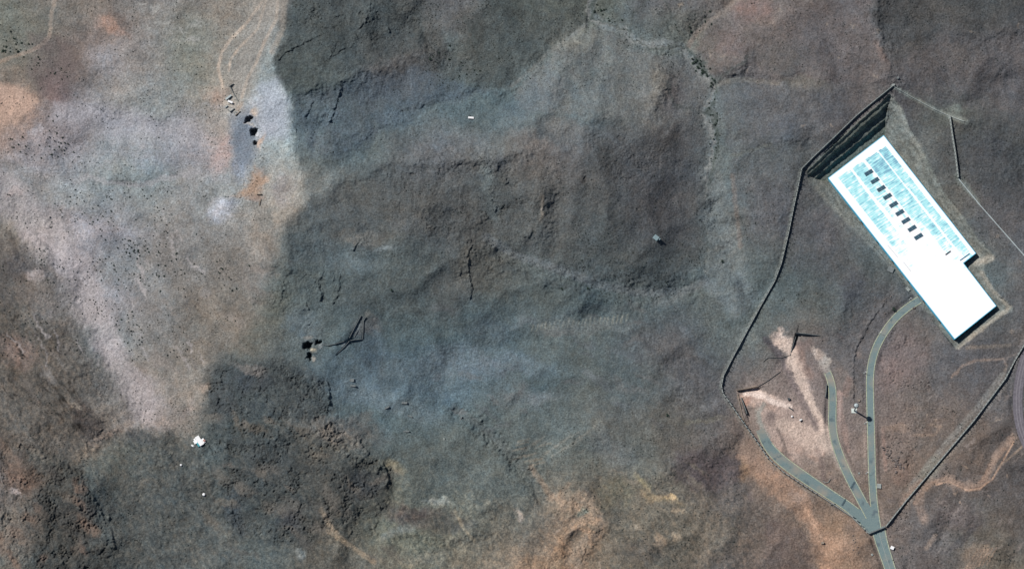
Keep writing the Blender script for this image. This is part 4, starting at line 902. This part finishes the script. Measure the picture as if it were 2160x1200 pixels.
# roof sheet as a fine grid so that it can be subtly uneven
def roof_mat():
    m, N, L, b = node_mat('white_roof_sheeting')
    at = N.new('ShaderNodeAttribute'); at.attribute_name = 'wear'
    uv = N.new('ShaderNodeAttribute'); uv.attribute_name = 'st'
    mp = N.new('ShaderNodeMapping'); mp.inputs['Scale'].default_value = (.62, .06, 1); L.new(uv.outputs['Vector'], mp.inputs[0])
    n0 = N.new('ShaderNodeTexNoise'); n0.inputs['Scale'].default_value = 1.0; n0.inputs['Detail'].default_value = 2; n0.inputs['Roughness'].default_value = .7; L.new(mp.outputs[0], n0.inputs['Vector'])
    n3 = N.new('ShaderNodeTexNoise'); n3.inputs['Scale'].default_value = .13; n3.inputs['Detail'].default_value = 6; L.new(uv.outputs['Vector'], n3.inputs['Vector'])
    nm = N.new('ShaderNodeMath'); nm.operation = 'MULTIPLY_ADD'; nm.inputs[1].default_value = .7; L.new(n3.outputs['Fac'], nm.inputs[0]); L.new(n0.outputs['Fac'], nm.inputs[2])
    n = N.new('ShaderNodeMath'); n.operation = 'MULTIPLY_ADD'; n.inputs[1].default_value = 1.25; n.inputs[2].default_value = -.52; L.new(nm.outputs[0], n.inputs[0])
    ad = N.new('ShaderNodeMath'); ad.operation = 'ADD'; L.new(n.outputs[0], ad.inputs[0]); L.new(at.outputs['Fac'], ad.inputs[1])
    r = N.new('ShaderNodeValToRGB'); e = r.color_ramp.elements
    e[0].position = .50; e[0].color = (.93, .93, .93, 1); e[1].position = .66; e[1].color = (.46, .86, .87, 1)
    e2 = r.color_ramp.elements.new(.84); e2.color = (.34, .70, .76, 1); e3 = r.color_ramp.elements.new(.97); e3.color = (.20, .42, .54, 1)
    L.new(ad.outputs[0], r.inputs[0]); L.new(r.outputs[0], b.inputs['Base Color']); b.inputs['Roughness'].default_value = .6; b.inputs['Specular IOR Level'].default_value = .3
    return m
eL = (RP[5]-RP[0]); LL = eL.length; eL.normalize(); eW = RP[1]-RP[0]; eW = eW-eL*eW.dot(eL); WW = (RP[1]-RP[0]).length; eW.normalize()
def st(p): q = p-RP[0]; return q.dot(eL), q.dot(eW)
RST = [st(q) for q in RP]
S3 = RST[2][0]; S4 = RST[3][0]; T3 = RST[3][1]; T1 = RST[1][1]
bm = bmesh.new(); vc = {}
NS, NT = 210, 72
def edge_t(s):                                     # right-hand boundary (t) at length s
    if s <= (S3+S4)/2: return np.interp(s, [RST[1][0], S3], [RST[1][1], RST[2][1]])
    return np.interp(s, [S4, RST[4][0]], [RST[3][1], RST[4][1]])
def quad_part(s0, s1, nseg):
    pass
stl = []; wear = []
def wear_at(s, t, tw):
    f = s/LL; g = t/tw if tw else 0
    lim = .34+.10*math.sin(g*9)
    if g > .50: lim = .44
    if g > .66: lim = .60
    if g > .78: lim = .72
    if g < .1 or g > .93 or s < 5: return -.5
    for c_, wd_ in ((.33, .012+.05*f), (.55, .022), (.795, .010+.012*f)):
        if abs(g-c_) < wd_: return -.35
    wv = .20*np.clip((lim-f)/.14, -2.2, .8)
    if g > .55 and f < .14: wv += .16
    if .35 < g < .55 and f < .1: wv += .04
    return float(wv)
def add_grid(c00, c10, c11, c01, ns, nt_):
    """corners: start-left, end-left, end-right, start-right"""
    rows = []
    for i in range(ns+1):
        a = c00.lerp(c10, i/ns); b = c01.lerp(c11, i/ns); row = []
        for j in range(nt_+1):
            q = a.lerp(b, j/nt_); s, t = st(q); tw = T1
            vv = bm.verts.new(rel(q)+Vector((0, 0, .05*math.sin(t*.25)))); stl.append((s, t, 0)); wear.append(wear_at(s, t, tw)); row.append(vv)
        rows.append(row)
    for i in range(ns):
        for j in range(nt_): bm.faces.new((rows[i][j], rows[i+1][j], rows[i+1][j+1], rows[i][j+1]))
# split the outline at the notch
def lerp_left(s): return RP[0]+(RP[5]-RP[0])*(s/LL)
d2 = (RP[3]-RP[2]); dl = (RP[5]-RP[0])
_k = ((RP[2].x-RP[0].x)*d2.y-(RP[2].y-RP[0].y)*d2.x)/(dl.x*d2.y-dl.y*d2.x); MP = RP[0]+dl*_k
add_grid(RP[0], MP, RP[2], RP[1], 150, 70)
add_grid(MP, RP[5], RP[4], RP[3], 60, 50)
bmesh.ops.recalc_face_normals(bm, faces=bm.faces[:])
if sum(f.normal.z for f in bm.faces) < 0: bmesh.ops.reverse_faces(bm, faces=bm.faces[:])
roof = link('roof', bm, roof_mat(), hall)
ra = roof.data.attributes.new('st', 'FLOAT_VECTOR', 'POINT'); ra.data.foreach_set('vector', np.array(stl, np.float32).ravel())
ra = roof.data.attributes.new('wear', 'FLOAT', 'POINT'); ra.data.foreach_set('value', np.array(wear, np.float32))
bm = bmesh.new(); n = len(RP)                       # fascia: a real band round the eaves
cen = sum((rel(q) for q in RP), Vector())/n
def inset_poly(d):
    out = []
    P2 = [rel(q) for q in RP]
    area = sum(P2[i].x*P2[(i+1) % n].y-P2[(i+1) % n].x*P2[i].y for i in range(n)); sg = 1 if area > 0 else -1
    for i in range(n):
        a, b, c_ = P2[i-1], P2[i], P2[(i+1) % n]; d1 = (b-a).normalized(); d2 = (c_-b).normalized()
        n1 = Vector((d1.y, -d1.x, 0))*sg; n2 = Vector((d2.y, -d2.x, 0))*sg; k = (n1+n2); k = k/ (1+n1.dot(n2)); out.append(b+k*d)
    return out
o_, i_ = inset_poly(.55), inset_poly(.02)
ztop = ZR-Z0
for i in range(n):
    j = (i+1) % n
    for (A, za, B, zb) in [(o_, ztop-.8, o_, ztop-.03), (o_, ztop-.03, i_, ztop-.03), (i_, ztop-.8, o_, ztop-.8)]:
        bm.faces.new([bm.verts.new((A[i].x, A[i].y, za)), bm.verts.new((A[j].x, A[j].y, za)), bm.verts.new((B[j].x, B[j].y, zb)), bm.verts.new((B[i].x, B[i].y, zb))])
bmesh.ops.remove_doubles(bm, verts=bm.verts, dist=.001); bmesh.ops.recalc_face_normals(bm, faces=bm.faces[:]); link('fascia', bm, mat('bright_blue_trim', (.12, .62, .86), .5, .05, srgb=False), hall)
ang = math.atan2(eW.y, eW.x)
SK = [(1832.5, 364.2), (1845.5, 381), (1858.8, 397.8), (1872, 414.5), (1885, 431.2), (1898, 448.5), (1910.8, 465.2), (1924, 481.8), (1937.5, 498.8)]
for k, (a, b) in enumerate(SK):
    q = rel(Wd(a, b, ZR+.3))
    bm = bmesh.new(); box(bm, 0, 0, -.5, 9.6, 4.3, .55, 0, .05)
    s = link('skylight', bm, M['frame'], hall, loc=q); s.rotation_euler = (0, 0, ang-.04)
    for x in (-2.35, 2.35):
        bm = bmesh.new(); box(bm, 0, 0, .0, 4.3, 3.7, .16, 0, .03); p_ = link('pane', bm, M['dark'], s, loc=(x, 0, .06))
for (a, b), L_, w_ in [((1999.5, 533.5), 7, .8), ((2034.5, 542), 13, .45)]:
    q = rel(Wd(a, b, ZR)); bm = bmesh.new(); box(bm, 0, 0, -.1, L_, w_, .9, 0, .02); s = link('roof_vent', bm, M['steel'] if w_ > .5 else M['blue'], hall, loc=q); s.rotation_euler = (0, 0, ang+.04)
# seams: long low ridge caps
for (a, b), (c_, d_) in [((1872, 517), (1893, 542)), ((1906, 553), (1921, 572))]:
    A = rel(Wd(a, b, ZR+.05)); B = rel(Wd(c_, d_, ZR+.05)); bm = bmesh.new(); box(bm, 0, 0, 0, (B-A).length, .35, .14); s = link('roof_seam', bm, M['light'], hall, loc=(A+B)/2); s.rotation_euler = (0, 0, math.atan2((B-A).y, (B-A).x))
for k in range(6):
    a = lerp_left(60+k*27); q = rel(a); bm = bmesh.new(); box(bm, 0, 0, 0, 3.4, .22, 2.8, 0, .03)
    s = link('door', bm, M['steel'], hall, loc=(q.x, q.y, .1)); s.rotation_euler = (0, 0, math.atan2(eL.y, eL.x)); s.location += Vector((eW.x, eW.y, 0))*-.16
# ------------------------------------------------------------------ water tower
q = GB(1802, 866)
wt = thing('water_tower', 'slender tower with a round tank on a white pad beside the right road', 'tower', q)
bm = bmesh.new(); box(bm, 0, 0, -.6, 6.0, 5.2, .9, 0, .1); link('concrete_pad', bm, mat('whitewashed_concrete', (205, 212, 205), .8, .06), wt)
bm = bmesh.new(); cyl(bm, 0, 0, .2, .85, 15.6, .6, 18); link('shaft', bm, M['light'], wt)
bm = bmesh.new(); cyl(bm, 0, 0, 15.6, .6, 1.6, 2.1, 24); cyl(bm, 0, 0, 17.2, 2.1, 1.8, 2.1, 24); cyl(bm, 0, 0, 19.0, 2.1, .8, .3, 24)
bmesh.ops.remove_doubles(bm, verts=bm.verts, dist=.01); link('tank', bm, M['light'], wt)
bm = bmesh.new()
for k in range(20):
    a = k/20*2*math.pi; b = (k+1)/20*2*math.pi
    for z in (18.0, 18.5): 
        bmesh.ops.create_cone(bm, cap_ends=False, segments=5, radius1=.05, radius2=.05, depth=.9, matrix=Matrix.Translation((2.7*math.cos((a+b)/2), 2.7*math.sin((a+b)/2), z))@Matrix.Rotation((a+b)/2+math.pi/2, 4, 'Z')@Matrix.Rotation(math.pi/2, 4, 'Y'))
    bmesh.ops.create_cone(bm, cap_ends=False, segments=5, radius1=.05, radius2=.05, depth=1.3, matrix=Matrix.Translation((2.7*math.cos(a), 2.7*math.sin(a), 17.9)))
    v4 = [bm.verts.new((r*math.cos(x), r*math.sin(x), 17.3)) for r, x in ((2.1, a), (2.75, a), (2.75, b), (2.1, b))]; bm.faces.new(v4)
link('railing', bm, M['steel'], wt)
bm = bmesh.new(); box(bm, 0, -.95, .3, .5, .12, 16.6); link('ladder', bm, M['steel'], wt)
# ------------------------------------------------------------------ small buildings and fittings
def hut(name, label, cat, u, v, L_, W_, h, ang, m='white', roofm=None, door=True, group=None, gable=.0):
    q = GB(u, v); rr = math.radians(ang)
    t = thing(name, label, cat, q, rr, group)
    bm = bmesh.new(); box(bm, 0, 0, -.6, L_, W_, h+.6, 0, .03); link('wall', bm, M[m], t)
    bm = bmesh.new(); e = .25
    vs = [(-L_/2-e, -W_/2-e, h), (L_/2+e, -W_/2-e, h), (L_/2+e, W_/2+e, h), (-L_/2-e, W_/2+e, h), (-L_/2-e, 0, h+gable), (L_/2+e, 0, h+gable)]
    if gable:
        V_ = [bm.verts.new((x, y, z+.02)) for x, y, z in vs]; 
        for f in ((0, 1, 5, 4), (3, 4, 5, 2), (0, 4, 3), (1, 2, 5), (0, 3, 2, 1)): bm.faces.new([V_[i] for i in f])
        bmesh.ops.recalc_face_normals(bm, faces=bm.faces[:])
    else: box(bm, 0, 0, h+.01, L_+.5, W_+.5, .22, 0, .04)
    link('roof', bm, M[roofm or m], t)
    if door:
        bm = bmesh.new(); box(bm, 0, -W_/2-.03, 0, 1.0, .08, 2.0); link('door', bm, M['steel'], t)
        if L_ > 4.5:
            for x in (-L_*.32, L_*.32):
                bm = bmesh.new(); box(bm, x, -W_/2-.03, 1.0, 1.0, .08, .9); link('window', bm, M['glass'], t)
    return t
hut('trailer_cabin', 'bright white cabin between low ruin walls left of the upper blast holes', 'cabin', 486, 217, 5.0, 1.7, 2.4, -24, 'white')
hut('long_shed', 'narrow pale shed standing above the bright white cabin', 'shed', 482.5, 207, 7.0, 1.5, 2.0, 42, 'light')
hut('container', 'lone white container lying on the bare slope at the upper centre', 'container', 993.5, 250, 5.4, 1.7, 1.6, -4, 'white')
t = hut('field_hut', 'small teal-grey hut alone on the mottled slope in the centre right', 'hut', 1383.5, 503, 5.2, 4.6, 2.2, -38, 'hut')
bm = bmesh.new(); box(bm, 3.2, 1.3, -.4, 2.6, 2.0, 2.2, 0, .04); link('annex', bm, M['hut'], t)
hut('gatehouse', 'small white-roofed guardhouse on the right verge below the gate wall', 'guardhouse', 1881.5, 1156, 3.2, 2.9, 2.4, -25, 'white')
hut('pump_house', 'low pale cream flat box on the verge right of the straight road above the gate', 'utility box', 1854, 1025, 4.0, 4.4, .7, -5, 'stone', 'conc', False)
# white house group on the left
h = hut('white_house', 'dazzling white house on the spur at the left with a teal rear lean-to', 'house', 421, 931, 10.5, 4.0, 3.0, -56, 'white')
bm = bmesh.new(); box(bm, 2.3, 3.3, -.4, 5.2, 3.2, 3.3, 0, .04); link('wing', bm, M['white'], h)
bm = bmesh.new(); box(bm, 1.8, -3.0, -.4, 5.8, 2.0, 2.0, 0, .04); link('lean_to', bm, mat('teal_sheet', (70, 150, 160), .7, .2), h)
hut('outbuilding', 'small white outbuilding touching the left side of the white house', 'outbuilding', 412.5, 933, 3.4, 2.8, 2.2, -60, 'white')
hut('outbuilding', 'tiny white store at the top left corner of the white house', 'outbuilding', 410.5, 927.3, 1.3, 1.1, 1.6, -60, 'white', door=False)
hut('outbuilding', 'small pink-roofed store on the right corner of the white house', 'outbuilding', 431, 929.8, 1.8, 1.6, 1.8, -50, 'pink', door=False)
hut('well_housing', 'small square concrete well housing with a dark hatch beside the left wall of the hall', 'well housing', 1878.5, 569, 6.0, 5.4, .8, -25, 'concd', 'concd', False)
# vehicles
def vehicle(label, u, v, L_, W_, ang, m='vehicle', name='parked_van', cat='van'):
    q = GB(u, v); t = thing(name, label, cat, q+Vector((0, 0, .05)), math.radians(ang))
    bm = bmesh.new(); prism(bm, [(-L_/2, -W_/2), (L_/2, -W_/2), (L_/2, W_/2), (-L_/2, W_/2)], .35, [1.9, 1.0, 1.0, 1.9]); 
    bm.free(); bm = bmesh.new(); box(bm, -L_*.12, 0, .4, L_*.76, W_, 1.5, 0, .15); box(bm, L_*.37, 0, .4, L_*.26, W_*.95, .75, 0, .1); link('body', bm, M[m], t)
    bm = bmesh.new(); box(bm, L_*.262, 0, 1.05, .08, W_*.85, .6); link('windscreen', bm, M['glass'], t)
    for sx in (-.32, .34):
        for sy in (-1, 1):
            bm = bmesh.new(); bmesh.ops.create_cone(bm, cap_ends=True, segments=16, radius1=.36, radius2=.36, depth=.25, matrix=Matrix.Translation((L_*sx, sy*W_*.46, .36))@Matrix.Rotation(math.pi/2, 4, 'X')); link('wheel', bm, M['tyre'], t)
    return t
vehicle('white van parked just down-left of the white house', 407, 941, 3.6, 1.7, -32)
vehicle('pale car standing alone in the sandy yard, the right one of its pair of objects', 1689, 886, 3.0, 1.6, 30, name='parked_car', cat='car')
# tanks and poles
def tank(label, u, v, r, h, m='white'):
    t = thing('storage_tank', label, 'tank', GB(u, v)); bm = bmesh.new(); cyl(bm, 0, 0, -.3, r, h+.3, r, 20); link('shell', bm, M[m], t)
    bm = bmesh.new(); cyl(bm, 0, 0, h+.005, r*1.03, .35, r*.25, 20); link('lid', bm, M[m], t)
tank('small round white tank on the dark slope below the white house', 382, 981, 1.0, 1.6)
tank('larger white tank furthest down the slope below the white house', 430, 1043, 1.35, 1.7)
tank('small white tank in the sandy yard, beside the pale car', 1670.5, 878.5, .9, 1.3)
tank('round pale tank on the stony verge left of the bottom road', 1839.5, 1169.5, 1.2, .6, 'conc')
def lamp(label, u, v, side):
    t = thing('street_lamp', label, 'street lamp', GB(u, v), 0, 'street lamps along the right road')
    bm = bmesh.new(); box(bm, 0, 0, -.4, 1.5, 1.3, .7, 0, .05); link('footing', bm, M['conc'], t)
    bm = bmesh.new(); cyl(bm, 0, 0, .2, .11, 4.6, .08, 8); link('pole', bm, M['light'], t)
    bm = bmesh.new(); box(bm, side*.9, 0, 4.7, 1.8, .35, .18, 0, .03); link('lamp_head', bm, M['white'], t)
lamp('street lamp beside the bend of the right road, near the hall', 1855, 703, 1)
lamp('street lamp left of the straight road above the water tower', 1823, 787, 1)
lamp('street lamp left of the straight road just below the water tower shadow', 1824.5, 893, 1)
lamp('street lamp left of the straight road furthest down, above the junction', 1827.5, 998, 1)
lamp('street lamp at the top end of the right road next to the hall wall', 1918.5, 631.5, 1)
def slab(name, label, u, v, L_, W_, h, ang, m='conc', group=None, cat='concrete block'):
    bm = bmesh.new(); box(bm, 0, 0, -.5, L_, W_, h+.5, 0, .08); box(bm, L_*.36, 0, h-.02, L_*.2, W_*.8, .3, 0, .05); box(bm, -L_*.3, 0, h-.02, L_*.12, W_*.7, .2, 0, .03)
    o = link(name, bm, M[m], loc=GB(u, v)); o.rotation_euler = (0, 0, math.radians(ang)); return tag(o, label, cat, group)
g = 'loose concrete footings scattered over the blue-grey fan'
for lab, a, b, l_, w_, h_, an in [
    ('flat concrete footing highest on the blue-grey fan, below the forked cutting', 742, 802, 5, 3.2, .5, 0), ('concrete footing with a dark edge directly under the highest one', 745, 814, 6, 1.8, 1.0, -5),
    ('slanted concrete footing pointing up to the right on the fan', 816.5, 860, 5.5, 1.6, 1.0, 28), ('level grey footing right of the slanted one', 853.5, 850, 6, 2.2, .9, 0),
    ('slim footing tilted down to the right, in the middle of the fan', 865, 878, 5.5, 1.2, .7, -18), ('slim level footing lowest on the fan', 857.5, 910, 6.5, 1.5, .8, 0),
    ('upright narrow footing at the right side of the fan', 972, 883, 1.5, 5.5, .9, -18), ('small bright block at the lower right of the fan', 936.5, 926, 1.6, 2.6, .8, 5)]:
    slab('concrete_footing', lab, a, b, l_, w_, h_, an, 'concd' if 'bright' not in lab else 'conc', g)
for lab, a, b, l_, w_, h_, an, mm in [
    ('grey ruined wall strip under the bright white cabin', 478, 226, 3.6, .8, 1.2, 42, 'light'), ('dark ruined wall strip in the middle of the ruin', 490, 233.5, 6, .8, 1.4, 38, 'concd'),
    ('tan ruined wall at the lower right of the ruin', 502, 240, 7, .8, 1.4, 42, 'stone'), ('tan short cross wall topping the lower right ruin', 504, 235.5, 3, .8, 1.4, -50, 'stone'),
    ('faint wall stub at the bottom left of the ruin', 483, 234, 3.5, .7, .8, -42, 'concd'), ('curved rubble wall inside the ruin', 497.5, 237.5, 2.8, .8, 1.0, -30, 'conc'),
    ('short dark wall on the orange soil below the holes', 547, 410.5, 5.5, .9, 1.6, 0, 'stone'), ('low tan wall at the right of the orange soil', 548.5, 427, .8, 8, .9, -12, 'stone'),
    ('tiny white block left of the orange soil', 478, 415, 4.5, .7, .6, -8, 'conc')]:
    slab('ruined_wall', lab, a, b, l_, w_, h_, an, mm, 'ruined walls near the upper blast holes', 'ruin')
for lab, a, b, l_, w_, h_, an, mm in [
    ('pair of pale square vent blocks right of the water tower', 1812, 845, 2.0, 2.2, .9, 5, 'stone'), ('pale square manhole block left of the lowest street lamp', 1812, 998, 1.8, 1.8, .6, 0, 'conc'),
    ('stone survey marker block outside the top corner of the hall cutting', 1894, 165.5, 2.2, 2.2, 1.2, 20, 'concd'), ('pale end block of the perimeter wall at its top corner', 1884, 181, 3.4, 2.4, 2.0, 15, 'conc'),
    ('tumbled pale block on the orange shoulder at the lower left of the roads', 1735, 1145, 3.2, 2.2, 1.2, 10, 'stone'), ('low dark wreckage lying in the sandy yard', 1668, 862, 5.5, 1.0, 1.2, -35, 'steel'),
    ('small heap of dark wreckage above the long one in the yard', 1664, 842, 2.2, 2.6, 1.6, 20, 'steel'), ('pale loading slab against the left wall of the hall', 1915, 610, 5, 3.0, .5, -50, 'conc'),
    ('dark plant-covered box near the top end of the right road', 1928, 650, 3, 2, 1.0, 10, 'rock')]:
    slab('block', lab, a, b, l_, w_, h_, an, mm)
# ------------------------------------------------------------------ shrubs
def shrub_mesh(seed, r=1.0):
    rnd = random.Random(seed); bm = bmesh.new()
    lobes = [(rnd.uniform(-.5, .5), rnd.uniform(-.5, .5), rnd.uniform(.35, .75), rnd.uniform(.35, .6)) for k in range(5)]
    for k in range(150):
        lx, ly, lz, lr = rnd.choice(lobes); th = rnd.uniform(0, 2*math.pi); ph = math.acos(rnd.uniform(-.5, 1)); rr = lr*rnd.uniform(.6, 1.15)
        p = Vector((lx+rr*math.sin(ph)*math.cos(th), ly+rr*math.sin(ph)*math.sin(th), max(.02, lz+rr*math.cos(ph)*.8)))*r
        a = Vector((rnd.gauss(0, 1), rnd.gauss(0, 1), rnd.gauss(0, 1))).normalized(); b = a.orthogonal().normalized(); s = rnd.uniform(.14, .26)*r
        bm.faces.new([bm.verts.new(p+a*s), bm.verts.new(p+b*s*.6), bm.verts.new(p-a*s), bm.verts.new(p-b*s*.6)])
    for k in range(4):
        th = rnd.uniform(0, 6.28); bmesh.ops.create_cone(bm, cap_ends=False, segments=4, radius1=.05*r, radius2=.02*r, depth=.9*r, matrix=Matrix.Rotation(th, 4, 'Z')@Matrix.Rotation(.5, 4, 'X')@Matrix.Translation((0, 0, .35*r)))
    me = bpy.data.meshes.new('desert_shrub'); bm.to_mesh(me); bm.free(); me.materials.append(M['leaf']); return me
SM = [shrub_mesh(k) for k in range(4)]
SH = [  # polyline or box, spread px, count, size range m, place
 ([(0, 105), (55, 92)], 12, 22, (1.2, 2.0), 'dark green desert shrub in the top left hollow beside the pale track', 'shrubs in the top left hollow'),
 ([(62, 120), (105, 150), (140, 150)], 10, 16, (.9, 1.6), 'dark shrub scattered between the pale track and the reddish hill', 'shrubs below the pale track'),
 ([(108, 250), (118, 285), (140, 315), (165, 390)], 9, 26, (.8, 1.5), 'dark shrub along the dry channel at the left of the dusty plain', 'shrubs along the left dry channel'),
 ([(10, 285), (45, 305), (95, 325), (130, 320)], 10, 24, (.8, 1.5), 'dark shrub on the left slope under the pale mound', 'shrubs under the pale mound'),
 ([(100, 450), (180, 470), (250, 470)], 22, 26, (.7, 1.3), 'small dark shrub dotted over the pale flat at the left', 'shrubs on the pale flat'),
 ([(240, 500), (270, 530), (295, 530)], 14, 26, (.9, 1.6), 'dark shrub in the cluster at the centre of the left plain', 'shrubs in the left cluster'),
 ([(235, 540), (245, 600), (260, 660), (262, 700)], 18, 34, (.7, 1.4), 'dark shrub in the band running down the left plain', 'shrubs in the left band'),
 ([(300, 545), (340, 535), (375, 555), (312, 590)], 14, 14, (1.0, 1.7), 'isolated dark shrub on the open ground right of the cluster', 'isolated shrubs on the left plain'),
 ([(430, 580), (460, 565), (490, 575), (480, 610)], 12, 14, (1.0, 1.7), 'dark shrub near the right rim of the pale plain', 'shrubs near the rim of the plain'),
 ([(75, 520), (110, 560), (150, 600), (190, 655)], 12, 20, (.7, 1.3), 'small shrub on the stony spur at the far left', 'shrubs on the stony spur'),
 ([(1462, 120), (1480, 145), (1512, 182)], 6, 26, (1.1, 2.0), 'dense dark green shrub in the wash at the top right', 'shrubs in the top right wash'),
 ([(1498, 200), (1504, 250), (1507, 300), (1500, 345)], 6, 22, (.9, 1.6), 'dark green shrub beside the wash running down from the fork', 'shrubs down the right wash'),
 ([(1258, 20), (1290, 35), (1330, 60)], 6, 14, (.9, 1.6), 'dark green shrub on the bank at the top of the wash', 'shrubs at the top of the wash'),
 ([(1500, 30), (1460, 75), (1418, 50)], 8, 14, (.8, 1.5), 'dark shrub along the side branch of the wash', 'shrubs along the side branch'),
 ([(905, 100), (970, 130), (1025, 175)], 10, 16, (.8, 1.5), 'dark shrub along the diagonal gully at the top centre', 'shrubs in the top centre gully'),
]
cnt = 0; tot = 0; seen = {}
for pts, sp, n_, (s0, s1), lab, grp in SH:
    for k in range(n_):
        f = random.uniform(0, len(pts)-1); i = min(int(f), len(pts)-2); t = f-i
        a = pts[i][0]+(pts[i+1][0]-pts[i][0])*t+random.gauss(0, sp*1.1); b = pts[i][1]+(pts[i+1][1]-pts[i][1])*t+random.gauss(0, sp*.95)
        if a < 2: a = 2+random.random()*20
        if b < 3: b = 4+random.random()*12
        s = random.uniform(s0, s1)*(1.0 if pts[0][0] > 850 else .82)
        o = bpy.data.objects.new('desert_shrub', random.choice(SM)); C.objects.link(o); o.location = GB(a, b); o.scale = (s, s, s*.8); o.rotation_euler = (0, 0, random.uniform(0, 6.28))
        tag(o, lab, 'shrub', grp); tot += 1
for (a, b, s, lab) in [(908, 125, 1.9, 'single round dark bush on the brown slope at the top centre'), (1829, 652, 0, ''), (1885.5, 652, 2.2, 'dark bush left of the upper bend of the right road'), (1524, 551, 1.8, 'dark bush on the pale gravel of the centre right valley'),
                       (1240, 608, 1.5, 'dark bush on the rounded knoll right of centre'), (1185, 609, 1.6, 'dark bush on the tan knoll in the centre'), (1408, 875, 1.8, 'dark bush on the flat left of the compound corner'), (826+0, 612, 1.5, 'dark bush high on the slope above the blast holes fork')]:
    if s: 
        o = bpy.data.objects.new('desert_shrub', SM[1]); C.objects.link(o); o.location = GB(a, b); o.scale = (s, s, s*.8); tag(o, lab, 'shrub')
# sub-pixel scrub: nobody could count it
bm = bmesh.new(); rnd = random.Random(3)
def in_poly(a, b, poly): return bool(poly_sd(poly, np.array([float(a)]), np.array([float(b)]))[0] > 0)
ZN = [((0, 250, 560, 760), 900), ((860, 0, 1500, 190), 900), ((1180, 540, 1500, 640), 300), ((1180, 900, 1560, 1190), 450), ((1470, 180, 1520, 560), 130), ((600, 0, 1000, 330), 350), ((800, 330, 1480, 560), 700), ((1560, 0, 2150, 180), 500), ((1990, 260, 2155, 520), 200), ((1880, 860, 2150, 1190), 400), ((0, 800, 520, 1190), 600), ((1560, 380, 1700, 640), 150), ((0, 0, 500, 250), 400)]
for (u0, v0, u1, v1), n_ in ZN:
    A = np.random.uniform(u0, u1, n_*2); B = np.random.uniform(v0, v1, n_*2); dn = fbm(A/60, B/60, 3, 131); sel = np.where(dn+np.random.uniform(-.25, .25, n_*2) > .02)[0][:n_]
    for i in sel:
        if 1690 < A[i] < 2130 and 190 < B[i] < 730 and in_poly(A[i], B[i], PIT): continue
        c = GB(A[i], B[i]); r = rnd.uniform(.3, .62)*(1.35 if A[i] < 420 and 400 < B[i] < 800 else 1)
        for k in range(4):
            p = c+Vector((rnd.uniform(-r, r)*.6, rnd.uniform(-r, r)*.6, r*rnd.uniform(.2, .8))); s = r*rnd.uniform(.5, .9); th = rnd.uniform(0, 6.28); tl = rnd.uniform(-.3, .3)
            bm.faces.new([bm.verts.new(p+Vector((math.cos(th+x)*s, math.sin(th+x)*s, tl*s*math.cos(x)))) for x in (0, 1.57, 3.14, 4.71)])
            bm.faces.new([bm.verts.new(p+Vector((math.cos(th)*s*x, math.sin(th)*s*x, y*s))) for x, y in ((-1, -.8), (1, -.8), (.8, .6), (-.8, .6))])
o = link('scrub', bm, mat('dry_scrub', (66, 74, 70), .95, .3, .3)); tag(o, 'tiny dry scrub dotted over the desert slopes', 'scrub', kind='stuff')
# ------------------------------------------------------------------ boulders
def boulder_mesh(seed):
    rnd = random.Random(seed); bm = bmesh.new(); bmesh.ops.create_icosphere(bm, subdivisions=2, radius=1)
    for v_ in bm.verts: v_.co *= 1+.35*(rnd.random()-.5); v_.co.z *= .75
    me = bpy.data.meshes.new('boulder'); bm.to_mesh(me); bm.free(); me.materials.append(M['rock']); return me
BM = [boulder_mesh(k) for k in range(4)]
for pts, sp, n_, s0, s1, lab, grp in [
    ([(1868, 945), (1885, 965), (1905, 985)], 9, 36, .7, 1.7, 'brown boulder in the rubble heap right of the straight road', 'boulders in the rubble heap'),
    ([(1830, 610), (1850, 650), (1880, 612)], 16, 16, .5, 1.1, 'brown boulder loose on the slope left of the hall', 'boulders left of the hall'),
    ([(1795, 1132), (1815, 1155), (1800, 1170)], 8, 14, .4, .9, 'small boulder in the row beside the bottom road', 'boulders beside the bottom road'),
    ([(1880, 800), (1960, 820), (1900, 900)], 22, 40, .5, 1.2, 'brown boulder strewn over the rough hill right of the straight road', 'boulders on the rough hill'),
    ([(1880, 1130), (1910, 1110), (1900, 1060)], 12, 18, .5, 1.1, 'brown boulder on the slope inside the angle of the gate wall', 'boulders by the gate wall'),
    ([(1740, 640), (1790, 690), (1720, 690)], 25, 14, .4, .9, 'pale boulder on the open slope above the upper portal', 'boulders above the upper portal')]:
    for k in range(n_):
        f = random.uniform(0, len(pts)-1); i = min(int(f), len(pts)-2); t = f-i
        a = pts[i][0]+(pts[i+1][0]-pts[i][0])*t+random.gauss(0, sp*.7); b = pts[i][1]+(pts[i+1][1]-pts[i][1])*t+random.gauss(0, sp*.6)
        s = random.uniform(s0, s1); o = bpy.data.objects.new('boulder', random.choice(BM)); C.objects.link(o); o.location = GB(a, b)+Vector((0, 0, .1)); o.scale = (s, s*random.uniform(.7, 1.1), s); o.rotation_euler = (0, 0, random.uniform(0, 6.28))
        tag(o, lab, 'boulder', grp)
